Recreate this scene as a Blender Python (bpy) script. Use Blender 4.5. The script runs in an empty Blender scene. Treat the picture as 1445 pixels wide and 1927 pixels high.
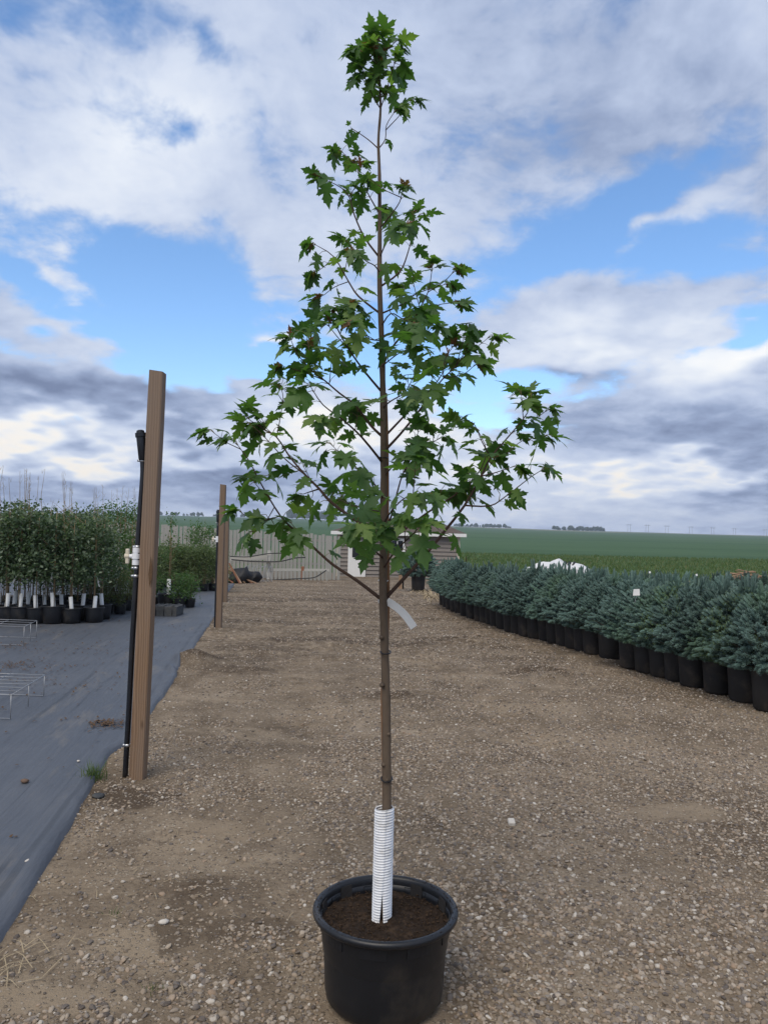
import bpy, math, random
import numpy as np
from mathutils import Vector, Matrix

random.seed(11)
rng = np.random.default_rng(11)
scene = bpy.context.scene
COL = scene.collection
R = math.radians

# ------------------------------------------------------------------ camera
FPX, CX, CY = 1450.0, 722.5, 963.5
CAM_H = 1.6
PITCH = math.atan(39.5 / FPX)
ROLL = R(1.3)
_f = Vector((0, math.cos(PITCH), math.sin(PITCH)))
_r0 = Vector((1, 0, 0))
_u0 = Vector((0, -math.sin(PITCH), math.cos(PITCH)))
_r = _r0 * math.cos(ROLL) + _u0 * math.sin(ROLL)
_u = _u0 * math.cos(ROLL) - _r0 * math.sin(ROLL)
cam_d = bpy.data.cameras.new('camera')
cam = bpy.data.objects.new('camera', cam_d)
COL.objects.link(cam)
m = Matrix((_r, _u, -_f)).transposed().to_4x4()
m.translation = (0, 0, CAM_H)
cam.matrix_world = m
cam_d.sensor_fit = 'VERTICAL'
cam_d.sensor_height = 24
cam_d.lens = 24 * FPX / 1927
cam_d.clip_start = 0.05
cam_d.clip_end = 20000
scene.camera = cam

def ray(px, py):
    return _f + _r * ((px - CX) / FPX) + _u * ((CY - py) / FPX)
def P(px, py, Y):
    d = ray(px, py)
    return Vector((d.x * Y / d.y, Y, CAM_H + d.z * Y / d.y))
def azel(px, py):
    d = ray(px, py).normalized()
    return math.atan2(d.x, d.y), math.asin(d.z)

scene.view_settings.view_transform = 'Standard'
scene.view_settings.look = 'None'
scene.view_settings.exposure = 0.30
scene.view_settings.gamma = 1.0
scene.view_settings.use_curve_mapping = False

# ------------------------------------------------------------------ node helper
class NT:
    def __init__(s, tree):
        s.t = tree; s.n = tree.nodes; s.l = tree.links
    def new(s, typ, **kw):
        nd = s.n.new(typ)
        for k, v in kw.items(): setattr(nd, k, v)
        return nd
    def put(s, sock, v):
        if isinstance(v, bpy.types.NodeSocket): s.l.new(v, sock)
        elif v is not None: sock.default_value = v
    def math(s, op, a, b=None, c=None, clamp=False):
        nd = s.new('ShaderNodeMath', operation=op, use_clamp=clamp)
        s.put(nd.inputs[0], a)
        if b is not None: s.put(nd.inputs[1], b)
        if c is not None: s.put(nd.inputs[2], c)
        return nd.outputs[0]
    def vmath(s, op, a, b=None):
        nd = s.new('ShaderNodeVectorMath', operation=op)
        s.put(nd.inputs[0], a)
        if b is not None: s.put(nd.inputs[1], b)
        return nd.outputs[0]
    def mapr(s, v, a, b, c=0.0, d=1.0, smooth=True):
        nd = s.new('ShaderNodeMapRange', interpolation_type='SMOOTHSTEP' if smooth else 'LINEAR')
        s.put(nd.inputs[0], v)
        for i, q in enumerate((a, b, c, d)): s.put(nd.inputs[1 + i], q)
        return nd.outputs[0]
    def mix(s, f, a, b, blend='MIX'):
        nd = s.new('ShaderNodeMix', data_type='RGBA', blend_type=blend)
        s.put(nd.inputs[0], f)
        for i, q in ((6, a), (7, b)):
            if isinstance(q, tuple) and len(q) == 3: q = q + (1,)
            s.put(nd.inputs[i], q)
        return nd.outputs[2]
    def noise(s, vec, scale, detail=4, rough=0.55, dist=0.0, out=0):
        nd = s.new('ShaderNodeTexNoise')
        if vec is not None: s.put(nd.inputs['Vector'], vec)
        nd.inputs['Scale'].default_value = scale
        nd.inputs['Detail'].default_value = detail
        nd.inputs['Roughness'].default_value = rough
        nd.inputs['Distortion'].default_value = dist
        return nd.outputs[out]
    def ramp(s, f, stops):
        nd = s.new('ShaderNodeValToRGB')
        e = nd.color_ramp.elements
        while len(e) < len(stops): e.new(0.5)
        for q, (p, c) in zip(e, stops):
            q.position = p; q.color = tuple(c) + (1,) if len(c) == 3 else c
        s.put(nd.inputs[0], f)
        return nd.outputs[0]
    def mapping(s, vec, loc=(0, 0, 0), rot=(0, 0, 0), sc=(1, 1, 1), typ='POINT'):
        nd = s.new('ShaderNodeMapping', vector_type=typ)
        s.put(nd.inputs[0], vec)
        nd.inputs[1].default_value = loc; nd.inputs[2].default_value = rot; nd.inputs[3].default_value = sc
        return nd.outputs[0]
    def bump(s, h, strength=0.5, dist=0.01):
        nd = s.new('ShaderNodeBump')
        nd.inputs['Strength'].default_value = strength
        nd.inputs['Distance'].default_value = dist
        s.put(nd.inputs['Height'], h)
        return nd.outputs[0]

# ------------------------------------------------------------------ world: sky with broken cloud
SUN_AZ, SUN_EL = R(205), R(52)        # high behind the camera, veiled by thin cloud
world = bpy.data.worlds.new('World')
scene.world = world
world.use_nodes = True
wt = world.node_tree
wt.nodes.clear()
W = NT(wt)
STR = 0.1
tc = W.new('ShaderNodeTexCoord')
dirv = W.vmath('NORMALIZE', tc.outputs['Generated'])
sep = W.new('ShaderNodeSeparateXYZ'); W.put(sep.inputs[0], dirv)
dx, dy, dz = sep.outputs
sky = W.new('ShaderNodeTexSky', sky_type='NISHITA')
sky.sun_disc = False
sky.sun_elevation = SUN_EL
sky.sun_rotation = SUN_AZ
sky.altitude = 700
sky.air_density = 1.0
sky.dust_density = 0.6
sky.ozone_density = 2.5
az = W.math('ARCTAN2', dx, dy)
el = W.math('ARCSINE', dz)
zc = W.math('ADD', W.math('MAXIMUM', dz, 0.0), 0.26)
comb = W.new('ShaderNodeCombineXYZ')
W.put(comb.inputs[0], W.math('DIVIDE', dx, zc)); W.put(comb.inputs[1], W.math('DIVIDE', dy, zc))
deck = comb.outputs[0]                                   # cloud-deck plane coordinates
comb2 = W.new('ShaderNodeCombineXYZ'); W.put(comb2.inputs[0], az); W.put(comb2.inputs[1], el)
def n2d(vec, scale, detail, rough=.6, out=0):
    nd = W.new('ShaderNodeTexNoise', noise_dimensions='2D')
    W.put(nd.inputs['Vector'], vec)
    nd.inputs['Scale'].default_value = scale; nd.inputs['Detail'].default_value = detail; nd.inputs['Roughness'].default_value = rough
    return nd.outputs[out]
wn = n2d(deck, 2.2, 3, .6, 1)
def vma(v, a, b):
    nd = W.new('ShaderNodeVectorMath', operation='MULTIPLY_ADD'); W.put(nd.inputs[0], v); nd.inputs[1].default_value = a
    if isinstance(b, tuple): nd.inputs[2].default_value = b
    else: W.put(nd.inputs[2], b)
    return nd.outputs[0]
ae = vma(W.vmath('SUBTRACT', wn, (.5, .5, .5)), (.26, .16, 0), comb2.outputs[0])
TILT = R(18)
aeT = W.mapping(ae, rot=(0, 0, -TILT))                       # the same sky directions, turned for slanting clouds
dk2 = W.vmath('ADD', deck, W.vmath('MULTIPLY', wn, (.12, .12, 0)))
def blobs(items):
    acc = None
    for (px, py, sx, sy, tilt, w) in items:
        a, e = azel(px, py)
        src = ae
        if tilt:
            src = aeT
            a, e = a * math.cos(TILT) + e * math.sin(TILT), -a * math.sin(TILT) + e * math.cos(TILT)
        kx, ky = FPX / sx, FPX / sy
        g = W.new('ShaderNodeTexGradient', gradient_type='QUADRATIC_SPHERE'); W.put(g.inputs[0], vma(src, (kx, ky, 0), (-a * kx, -e * ky, 0)))
        acc = W.math('MULTIPLY_ADD', g.outputs[1], w, 0.0 if acc is None else acc)
    return acc
n_big = n2d(deck, 0.9, 3, .55)
n_mid = n2d(dk2, 2.6, 6, .62)
n_fin = n2d(dk2, 11.0, 4, .6)
holes = blobs([
    (330, 520, 480, 170, 0, .68), (60, 545, 280, 80, 0, .25),
    (1120, 395, 500, 140, 1, .80), (1290, 475, 260, 90, 0, .60),
    (390, 660, 500, 140, 0, 1.0), (660, 640, 280, 140, 0, .6), (890, 735, 300, 110, 0, .9), (1420, 600, 220, 70, 1, .9),
    (340, 270, 330, 110, 1, .34), (330, 20, 420, 110, 0, .36), (40, 10, 220, 90, 0, .25),
    (-800, 350, 700, 300, 0, .6), (2400, 350, 800, 300, 0, .6)])
fills = blobs([(1250, 130, 760, 400, 0, .32), (120, 750, 620, 130, 0, .6), (1280, 840, 560, 190, 0, .6),
               (640, 810, 500, 110, 0, .5), (1080, 610, 420, 120, 0, .5), (520, 612, 220, 40, 0, .5), (250, 390, 560, 120, 0, .34), (90, 505, 260, 60, 0, .45), (60, 600, 260, 50, 0, .4),
               (1240, 410, 240, 70, 1, .45), (1400, 690, 280, 120, 1, .6)])
lowb = W.mapr(el, 0.16, 0.02, 0.0, 0.35)
cov = W.math('ADD', W.math('MULTIPLY_ADD', n_mid, .95, W.math('MULTIPLY', n_big, .35)), W.math('SUBTRACT', W.math('ADD', fills, lowb), holes))
cov = W.math('MULTIPLY_ADD', n_fin, .40, W.math('SUBTRACT', cov, .07))
alpha = W.mapr(cov, 0.44, 0.80)
# cloud light and shade: dark bellies, bright crests
shade = W.math('MULTIPLY_ADD', n2d(W.vmath('ADD', dk2, (3.1, 7.7, 0)), 1.7, 5, .6), .50, W.math('MULTIPLY_ADD', n_mid, .38, W.math('MULTIPLY_ADD', n_fin, .26, -.19)))
bright = blobs([(1410, 660, 320, 90, 1, .55), (1140, 640, 400, 80, 0, .36), (80, 838, 520, 60, 0, .60), (660, 815, 560, 100, 0, .55), (1000, 965, 480, 80, 0, .36),
                (290, 230, 420, 210, 1, .28), (120, 400, 480, 190, 0, .22), (1290, 405, 260, 80, 1, .34), (1120, 905, 400, 60, 0, .50), (1340, 880, 240, 40, 0, .36),
                (540, 612, 230, 50, 0, .36), (90, 520, 260, 80, 0, .22), (960, 830, 260, 90, 0, .3)])
dark = blobs([(110, 745, 560, 105, 0, .46), (390, 800, 300, 75, 0, .26), (1280, 800, 480, 130, 0, .28), (1360, 945, 380, 75, 0, .26), (140, 905, 620, 80, 0, .16),
              (500, 905, 560, 90, 0, .26), (1250, 180, 640, 380, 0, .14), (1410, 330, 300, 140, 0, .14), (1060, 705, 220, 50, 0, .40)])
shade = W.math('ADD', shade, W.math('SUBTRACT', bright, dark))
ccol = W.ramp(shade, [(0.0, (.16, .205, .325)), (0.2, (.27, .335, .49)), (0.36, (.415, .485, .64)), (0.55, (.55, .61, .73)), (0.8, (.735, .77, .82)), (1.0, (.84, .845, .845))])
warm = W.mapr(el, 0.24, 0.05, 0.0, 1.0)
ccol = W.mix(W.math('MULTIPLY', warm, W.mapr(shade, .55, .95, 0, .8)), ccol, (.84, .77, .67))
cscale = W.new('ShaderNodeVectorMath', operation='SCALE'); W.put(cscale.inputs[0], ccol); cscale.inputs['Scale'].default_value = 1.0 / STR
hs = W.new('ShaderNodeHueSaturation'); hs.inputs['Saturation'].default_value = 1.12; hs.inputs['Value'].default_value = 1.75
W.put(hs.inputs['Color'], sky.outputs[0])
skycol = W.mix(alpha, hs.outputs[0], cscale.outputs[0])
bg = W.new('ShaderNodeBackground'); W.put(bg.inputs[0], skycol); bg.inputs[1].default_value = STR
wo = W.new('ShaderNodeOutputWorld'); W.l.new(bg.outputs[0], wo.inputs[0])
world.cycles.sampling_method = 'MANUAL'
world.cycles.sample_map_resolution = 256
scene.cycles.max_bounces = 5; scene.cycles.diffuse_bounces = 3; scene.cycles.glossy_bounces = 2; scene.cycles.transmission_bounces = 3

sl = bpy.data.lights.new('sun', 'SUN')
sl.energy = 2.0; sl.angle = R(40); sl.color = (1.0, .90, .76)
so = bpy.data.objects.new('sun', sl); COL.objects.link(so)
sd = Vector((math.sin(SUN_AZ) * math.cos(SUN_EL), math.cos(SUN_AZ) * math.cos(SUN_EL), math.sin(SUN_EL)))
so.rotation_euler = sd.to_track_quat('Z', 'Y').to_euler()
so.location = (6, 6, 8)

# ------------------------------------------------------------------ mesh helpers
class MB:
    def __init__(s): s.v = []; s.f = []; s.m = []
    def add(s, verts, faces, mat=0):
        o = len(s.v)
        s.v.extend([tuple(v) for v in verts])
        s.f.extend([tuple(i + o for i in f) for f in faces]); s.m.extend([mat] * len(faces))
    def box(s, c, size, rot=None, mat=0, taper=1.0):
        hx, hy, hz = size[0] / 2, size[1] / 2, size[2] / 2
        vs = [Vector((x * (taper if z > 0 else 1), y * (taper if z > 0 else 1), z)) for z in (-hz, hz) for y in (-hy, hy) for x in (-hx, hx)]
        if rot is not None: vs = [rot @ v for v in vs]
        c = Vector(c)
        s.add([v + c for v in vs], [(0, 2, 3, 1), (4, 5, 7, 6), (0, 1, 5, 4), (2, 6, 7, 3), (0, 4, 6, 2), (1, 3, 7, 5)], mat)
    def tube(s, pts, rad, n=6, mat=0, cap=True):
        pts = [Vector(p) for p in pts]
        if not hasattr(rad, '__len__'): rad = [rad] * len(pts)
        up = Vector((0.31, 0.22, 0.93)).normalized()
        vs = []; fs = []
        prev = None
        for i, p in enumerate(pts):
            a = pts[max(i - 1, 0)]; b = pts[min(i + 1, len(pts) - 1)]
            t = (b - a)
            t = t.normalized() if t.length > 1e-9 else Vector((0, 0, 1))
            if prev is None:
                x = t.cross(up)
                if x.length < 0.05: x = t.cross(Vector((1, 0, 0)))
            else: x = prev - t * prev.dot(t)
            x.normalize(); prev = x
            y = t.cross(x)
            for k in range(n):
                q = 2 * math.pi * k / n
                vs.append(p + (x * math.cos(q) + y * math.sin(q)) * rad[i])
        for i in range(len(pts) - 1):
            for k in range(n):
                k2 = (k + 1) % n
                fs.append((i * n + k, i * n + k2, (i + 1) * n + k2, (i + 1) * n + k))
        if cap:
            fs.append(tuple(range(n - 1, -1, -1))); fs.append(tuple(range((len(pts) - 1) * n, len(pts) * n)))
        s.add(vs, fs, mat)
    def lathe(s, prof, n=32, c=(0, 0, 0), mat=0, wob=0.0):
        vs = []; fs = []
        for (r, z) in prof:
            for k in range(n):
                q = 2 * math.pi * k / n
                rr = r * (1 + wob * math.sin(3 * q + z * 9) * .5 + wob * math.sin(5 * q + 1) * .3)
                vs.append((c[0] + rr * math.cos(q), c[1] + rr * math.sin(q), c[2] + z))
        for i in range(len(prof) - 1):
            for k in range(n):
                k2 = (k + 1) % n
                fs.append((i * n + k, i * n + k2, (i + 1) * n + k2, (i + 1) * n + k))
        s.add(vs, fs, mat)
    def mesh(s, name, mats, smooth=False):
        me = bpy.data.meshes.new(name)
        me.from_pydata(s.v, [], s.f)
        for q in (mats if isinstance(mats, (list, tuple)) else [mats]): me.materials.append(q)
        me.polygons.foreach_set('material_index', s.m)
        me.polygons.foreach_set('use_smooth', [smooth] * len(s.f))
        me.update()
        return me

def npmesh(name, V, F, mats, smooth=False, matidx=None):
    me = bpy.data.meshes.new(name)
    V = np.asarray(V, dtype=np.float32); F = np.asarray(F, dtype=np.int32)
    k = F.shape[1]
    me.vertices.add(len(V)); me.vertices.foreach_set('co', V.ravel())
    me.loops.add(F.size); me.loops.foreach_set('vertex_index', F.ravel())
    me.polygons.add(len(F))
    me.polygons.foreach_set('loop_start', np.arange(0, F.size, k, dtype=np.int32))
    me.polygons.foreach_set('loop_total', np.full(len(F), k, dtype=np.int32))
    for q in (mats if isinstance(mats, (list, tuple)) else [mats]): me.materials.append(q)
    if matidx is not None: me.polygons.foreach_set('material_index', np.asarray(matidx, dtype=np.int32))
    me.polygons.foreach_set('use_smooth', np.full(len(F), smooth))
    me.update(calc_edges=True)
    return me

def link(name, me, parent=None, loc=(0, 0, 0)):
    o = bpy.data.objects.new(name, me); COL.objects.link(o)
    o.location = loc
    if parent is not None: o.parent = parent
    return o
def tag(o, label, cat, group=None, kind=None):
    if label: o['label'] = label
    if cat: o['category'] = cat
    if group: o['group'] = group
    if kind: o['kind'] = kind
    return o
def thing(name, label, cat, loc=(0, 0, 0), rz=0, group=None):
    o = bpy.data.objects.new(name, None); COL.objects.link(o)
    o.location = loc; o.rotation_euler = (0, 0, rz); o.empty_display_size = 0.1
    return tag(o, label, cat, group)
def part(name, mb, mats, parent, smooth=False):
    """part whose mesh was laid out in world space; parent is an unrotated thing"""
    L = Vector(parent.location) if parent.parent is None else Vector(parent.parent.location)
    mb.v = [(a - L.x, b - L.y, c - L.z) for (a, b, c) in mb.v]
    return link(name, mb.mesh(name, mats, smooth), parent)
def struct(o):
    o['kind'] = 'structure'; return o
def copy_tree(o, parent=None):
    c = o.copy(); COL.objects.link(c)
    if parent is not None: c.parent = parent
    for ch in list(o.children): copy_tree(ch, c)
    return c

def vnoise(x, y, seed=0):
    xi = np.floor(x).astype(np.int64); yi = np.floor(y).astype(np.int64)
    xf = x - xi; yf = y - yi
    def h(a, b):
        q = (a * 374761393 + b * 668265263 + seed * 982451653) & 0xFFFFFFFF
        q = ((q ^ (q >> 13)) * 1274126177) & 0xFFFFFFFF
        return ((q ^ (q >> 16)) & 0xFFFF) / 65535.0
    u = xf * xf * (3 - 2 * xf); v = yf * yf * (3 - 2 * yf)
    return (h(xi, yi) * (1 - u) + h(xi + 1, yi) * u) * (1 - v) + (h(xi, yi + 1) * (1 - u) + h(xi + 1, yi + 1) * u) * v
def fbm(x, y, oct=4, seed=0):
    a = 0.5; t = 0; n = 0
    for i in range(oct):
        t = t + a * vnoise(x * 2 ** i, y * 2 ** i, seed + i); n += a; a *= .5
    return t / n
def sstep(a, b, x):
    t = np.clip((x - a) / (b - a), 0, 1)
    return t * t * (3 - 2 * t)

# ------------------------------------------------------------------ terrain
SKYLINE = [(-9000, 960), (0, 964), (150, 967), (330, 970), (560, 976), (870, 991), (1100, 999), (1445, 1008), (9000, 1030)]
_az = []; _tz = []
for px, py in SKYLINE:
    d = ray(min(max(px, -1500), 3000), py)
    if px in (-9000, 9000): continue
    _az.append(math.atan2(d.x, d.y)); _tz.append(d.z / math.hypot(d.x, d.y))
RF = 1500.0
def zt(x, y):
    x = np.asarray(x, float); y = np.asarray(y, float)
    r = np.hypot(x, y)
    z = -0.02 * np.clip(y - 15, 0, 30) * sstep(15, 20, y)
    tz = np.interp(np.arctan2(x, np.maximum(y, 1e-3)), _az, _tz)
    far = (CAM_H + tz * RF)
    t = np.clip((r - 70) / (RF - 70), 0, 1.0)
    z = z + (far + 0.6) * t ** 1.15
    z = z + 1.2 * (fbm(x / 160, y / 160, 2, 5) - .5) * sstep(150, 500, r)
    return z - np.clip(r - RF, 0, None) * 0.02
def zg(x, y): return float(zt(x, y))
def G(px, py):
    d = ray(px, py)
    Y = 1.6 / max(-d.z / d.y, .002)
    for _ in range(30):
        x = d.x / d.y * Y
        Y = Y + 0.7 * ((CAM_H - zg(x, Y)) / max(-d.z / d.y, .004) - Y)
    x = d.x / d.y * Y
    return Vector((x, Y, zg(x, Y)))

LANE = math.atan2(1.4, 9.7)          # the lane runs a little to the left of straight ahead
# edge of the fabric
EDGE = [G(*q) for q in [(-40, 1800), (0, 1735), (60, 1640), (150, 1495), (195, 1422), (235, 1398), (282, 1330), (322, 1278), (334, 1236), (352, 1228), (374, 1195), (388, 1178), (404, 1148), (428, 1112), (442, 1096)]]
EY = [p.y for p in EDGE]; EX = [p.x for p in EDGE]
def edge_x(y):
    y = np.asarray(y, float)
    return np.interp(y, EY, EX) + .03 * (fbm(y * 3, y * 0 + 2.2, 3, 9) - .5)

def relief(x, y):
    near = 1 - sstep(14, 24, np.abs(y))
    lx = x * math.cos(LANE) + y * math.sin(LANE); ly = y * math.cos(LANE) - x * math.sin(LANE)
    z = 0.034 * (fbm(x / .8, y / .8, 3, 1) - .5) + 0.016 * (fbm(x / .16, y / .16, 3, 2) - .5) + .007 * (fbm(x / .045, y / .045, 2, 3) - .5)
    rut = np.exp(-((lx - .25 + .1 * np.sin(ly * .8)) / .22) ** 2) + np.exp(-((lx - 2.0 + .1 * np.sin(ly * .7)) / .22) ** 2)
    z = z - .022 * rut * sstep(3, 6, y) + .014 * np.sin(ly * 26) * rut * fbm(ly / 2, lx, 2, 8) * sstep(5, 7, y)
    z = z + .05 * np.clip(fbm(lx / .9, ly / .35, 3, 14) - .56, 0, 1) * 2 * sstep(6, 9, y)
    e = edge_x(y)
    m_ = sstep(e - .12, e + .05, x)                      # smooth under the fabric
    pot = sstep(.16, .30, np.hypot(x - POT.x, y - POT.y))
    out = z * near * (.12 + .88 * m_) * (.15 + .85 * pot) * np.where((y > 1) & (y < 24), 1, .3)
    mound = .15 * np.exp(-(((x - MOUND.x) / .26) ** 2 + ((y - MOUND.y) / .30) ** 2)) * (.75 + .5 * fbm(x / .07, y / .07, 3, 4))
    for c_, h_, s_ in CLODS:
        mound = mound + h_ * np.exp(-(((x - c_.x) / s_) ** 2 + ((y - c_.y) / (s_ * .8)) ** 2)) * (.3 + 1.4 * fbm(x / .09, y / .09, 3, 6))
    return out + mound * m_
POT = P(722, 1862, 2.7)
MOUND = G(362, 1246)
CLODS = [(G(1012, 1262), .06, .35), (G(1040, 1278), .05, .25), (G(470, 1225), .035, .5), (G(620, 1215), .05, .6), (G(860, 1208), .05, .6), (G(455, 1262), .035, .3), (G(745, 1312), .05, .25), (G(890, 1212), .05, .3)]

DAMP = [(650, 1206, 1.6, .6, .8), (860, 1206, 1.1, .45, .85), (480, 1222, 1.0, .4, .7), (362, 1242, .5, .4, .9), (1010, 1266, .55, .35, .85), (745, 1312, .45, .3, .75), (590, 1128, 2.4, 1.0, .7), (800, 1122, 2.0, .8, .5),
        (240, 1498, .35, .22, .8), (400, 1690, .30, .22, .5), (330, 1760, .16, .12, .7), (455, 1262, .5, .3, .7), (1160, 1300, .8, .3, .4), (620, 1400, .7, .3, .35), (500, 1170, 1.2, .5, .5), (480, 1745, .25, .14, .55)]
PALE = [(262, 1775, .30, .20, .9), (300, 1600, .16, .22, .8), (90, 1870, .30, .16, .8), (400, 1560, .4, .2, .5), (1130, 1400, 1.0, .35, .6), (1270, 1530, .5, .25, .6), (560, 1100, 2.0, 1.6, .5), (660, 1340, .7, .4, .5), (950, 1330, .8, .35, .5), (450, 1195, .7, .5, .6), (1000, 1450, .6, .2, .4)]
# ------------------------------------------------------------------ materials
def new_mat(name):
    ma = bpy.data.materials.new(name); ma.use_nodes = True
    ma.node_tree.nodes.clear()
    t = NT(ma.node_tree)
    out = t.new('ShaderNodeOutputMaterial')
    b = t.new('ShaderNodeBsdfPrincipled')
    t.l.new(b.outputs[0], out.inputs[0])
    return ma, t, b, out
def simple(name, col, rough=.6, var=.25, scale=12, spec=.4, bump=0.0, metal=0.0, coord='Object', dirt=None, dscale=3, stretch=(1, 1, 1)):
    ma, t, b, o = new_mat(name)
    tcn = t.new('ShaderNodeTexCoord')
    v = t.mapping(tcn.outputs[coord], sc=stretch)
    n = t.noise(v, scale, 5, .6)
    c = t.mix(n, tuple(max(0, q * (1 - var)) for q in col), tuple(min(1, q * (1 + var)) for q in col))
    if dirt:
        c = t.mix(t.mapr(t.noise(v, dscale, 6, .65), .48, .72, 0, .8), c, dirt)
    t.put(b.inputs['Base Color'], c)
    b.inputs['Roughness'].default_value = rough
    b.inputs['Specular IOR Level'].default_value = spec
    b.inputs['Metallic'].default_value = metal
    if bump: t.put(b.inputs['Normal'], t.bump(n, bump, .01))
    return ma

def ground_mat():
    ma, t, b, o = new_mat('ground_soil')
    geo = t.new('ShaderNodeNewGeometry')
    pos = geo.outputs['Position']
    sx = t.new('ShaderNodeSeparateXYZ'); t.put(sx.inputs[0], pos)
    X, Y, Z = sx.outputs
    lane = t.mapping(pos, rot=(0, 0, -LANE))
    strx = t.mapping(lane, sc=(1.0, .45, 1))
    band = t.mapping(pos, sc=(.28, 1.1, 1))
    n1 = t.noise(lane, 0.9, 5, .6)
    n2 = t.noise(strx, 4.5, 6, .65)
    n3 = t.noise(pos, 45, 4, .7)
    nb = t.noise(band, 1.25, 6, .68, .6)
    v = t.math('ADD', t.math('ADD', t.math('MULTIPLY', n1, .38), t.math('MULTIPLY', n2, .36)), t.math('MULTIPLY', n3, .30))
    dirt = t.ramp(v, [(.40, (.090, .066, .044)), (.49, (.165, .126, .086)), (.57, (.225, .176, .123)), (.66, (.315, .255, .185))])
    moist = t.math('MULTIPLY', t.mapr(nb, .47, .60), t.mapr(Y, 7.0, 11.0))
    moist2 = t.math('MULTIPLY', t.mapr(t.noise(pos, 1.6, 5, .65, .4), .56, .68), .55)
    dirt = t.mix(t.math('MAXIMUM', t.math('MULTIPLY', moist, .72), moist2), dirt, (.078, .057, .039))
    pale = t.math('MULTIPLY', t.mapr(t.noise(t.mapping(pos, loc=(4, 2, 0), sc=(.5, 1.3, 1)), 1.1, 6, .68, .5), .52, .66), .55)
    dirt = t.mix(pale, dirt, (.315, .25, .175))
    wp = t.vmath('ADD', pos, t.vmath('MULTIPLY', t.vmath('SUBTRACT', t.noise(pos, 1.8, 5, .7, out=1), (.5, .5, .5)), (1.1, .8, 0)))
    def patches(items):
        acc = 0.0
        for (px, py, sx_, sy_, w_) in items:
            q = G(px, py)
            vm = t.new('ShaderNodeVectorMath', operation='MULTIPLY_ADD'); t.put(vm.inputs[0], wp); vm.inputs[1].default_value = (1 / sx_, 1 / sy_, 0); vm.inputs[2].default_value = (-q.x / sx_, -q.y / sy_, 0)
            g = t.new('ShaderNodeTexGradient', gradient_type='SPHERICAL'); t.put(g.inputs[0], vm.outputs[0])
            acc = t.math('MAXIMUM', t.math('MULTIPLY', t.mapr(g.outputs[1], .05, .5), w_), acc)
        return acc
    dirt = t.mix(patches(PALE), dirt, (.275, .215, .148))
    dirt = t.mix(patches(DAMP), dirt, (.068, .048, .032))
    # fine gravel trodden into the soil
    vo = t.new('ShaderNodeTexVoronoi'); t.put(vo.inputs['Vector'], t.vmath('ADD', pos, t.vmath('MULTIPLY', t.noise(pos, 30, 2, out=1), (.02, .02, .02)))); vo.inputs['Scale'].default_value = 62
    sc_ = t.new('ShaderNodeSeparateColor'); t.put(sc_.inputs[0], vo.outputs['Color'])
    dens = t.mapr(t.noise(lane, 1.3, 5, .65), .32, .62, .12, .72)
    stone = t.math('MULTIPLY', t.math('LESS_THAN', sc_.outputs[0], dens), t.mapr(vo.outputs['Distance'], .50, .36))
    scol = t.ramp(sc_.outputs[1], [(0, (.11, .085, .062)), (.4, (.22, .172, .125)), (.75, (.33, .27, .20)), (1, (.44, .385, .31))])
    farfade = t.mapr(Y, 5.0, 30.0, .75, .55)
    dirt = t.mix(t.math('MULTIPLY', stone, farfade), dirt, scol)
    spk = t.noise(t.mapping(pos, sc=(1, .6, 1)), 11, 5, .8)
    fary = t.mapr(Y, 6.0, 13.0)
    dirt = t.mix(t.math('MULTIPLY', t.mapr(spk, .52, .62), t.math('MULTIPLY', fary, .65)), dirt, (.37, .305, .225))
    dirt = t.mix(t.math('MULTIPLY', t.mapr(spk, .48, .38), t.math('MULTIPLY', fary, .65)), dirt, (.075, .055, .038))
    # grass verge beyond the yard
    edge_n = t.math('MULTIPLY', t.math('SUBTRACT', t.noise(pos, .6, 5, .6), .5), 5.0)
    yy = t.math('ADD', Y, edge_n)
    gcol = t.ramp(t.noise(t.mapping(pos, sc=(.5, 1, 1)), .8, 8, .75), [(.3, (.040, .080, .024)), (.5, (.062, .115, .034)), (.64, (.095, .135, .048)), (.78, (.14, .155, .07))])
    col = t.mix(t.mapr(yy, 38.5, 40.5), dirt, gcol)
    # young crop and the far country
    wn_ = t.noise(t.mapping(pos, sc=(.35, 1, 1)), .05, 6, .6)
    wcol = t.ramp(wn_, [(.3, (.048, .092, .042)), (.5, (.058, .110, .050)), (.7, (.072, .124, .058))])
    wcol = t.mix(t.math('MULTIPLY', t.mapr(t.noise(t.mapping(pos, sc=(.004, .02, 1)), 1.0, 3, .5), .52, .6), .35), wcol, (.03, .075, .03))
    wv = t.new('ShaderNodeTexWave'); t.put(wv.inputs['Vector'], t.mapping(pos, rot=(0, 0, R(72)))); wv.inputs['Scale'].default_value = .012; wv.inputs['Distortion'].default_value = 2.5; wv.inputs['Detail'].default_value = 3
    wcol = t.mix(t.mapr(wv.outputs[1], .93, 1.0, 0, .3), wcol, (.028, .065, .026))
    col = t.mix(t.mapr(t.math('ADD', Y, t.math('MULTIPLY', t.math('SUBTRACT', t.noise(pos, .08, 4), .5), 4)), 86.0, 89.0), col, wcol)
    rr = t.new('ShaderNodeVectorMath', operation='LENGTH'); t.put(rr.inputs[0], pos)
    fr = t.math('ADD', rr.outputs['Value'], t.math('MULTIPLY', t.math('SUBTRACT', t.noise(pos, .004, 3), .5), 500))
    fcol = t.ramp(t.noise(t.mapping(pos, sc=(1, .4, 1)), .006, 4, .5), [(.35, (.055, .115, .05)), (.5, (.14, .16, .10)), (.6, (.19, .19, .13)), (.7, (.08, .14, .065))])
    leftg = t.mapr(X, -150, 100)
    col = t.mix(t.math('MULTIPLY', t.mapr(fr, 1000, 1060), leftg), col, fcol)
    t.put(b.inputs['Base Color'], col)
    b.inputs['Roughness'].default_value = .95
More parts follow.
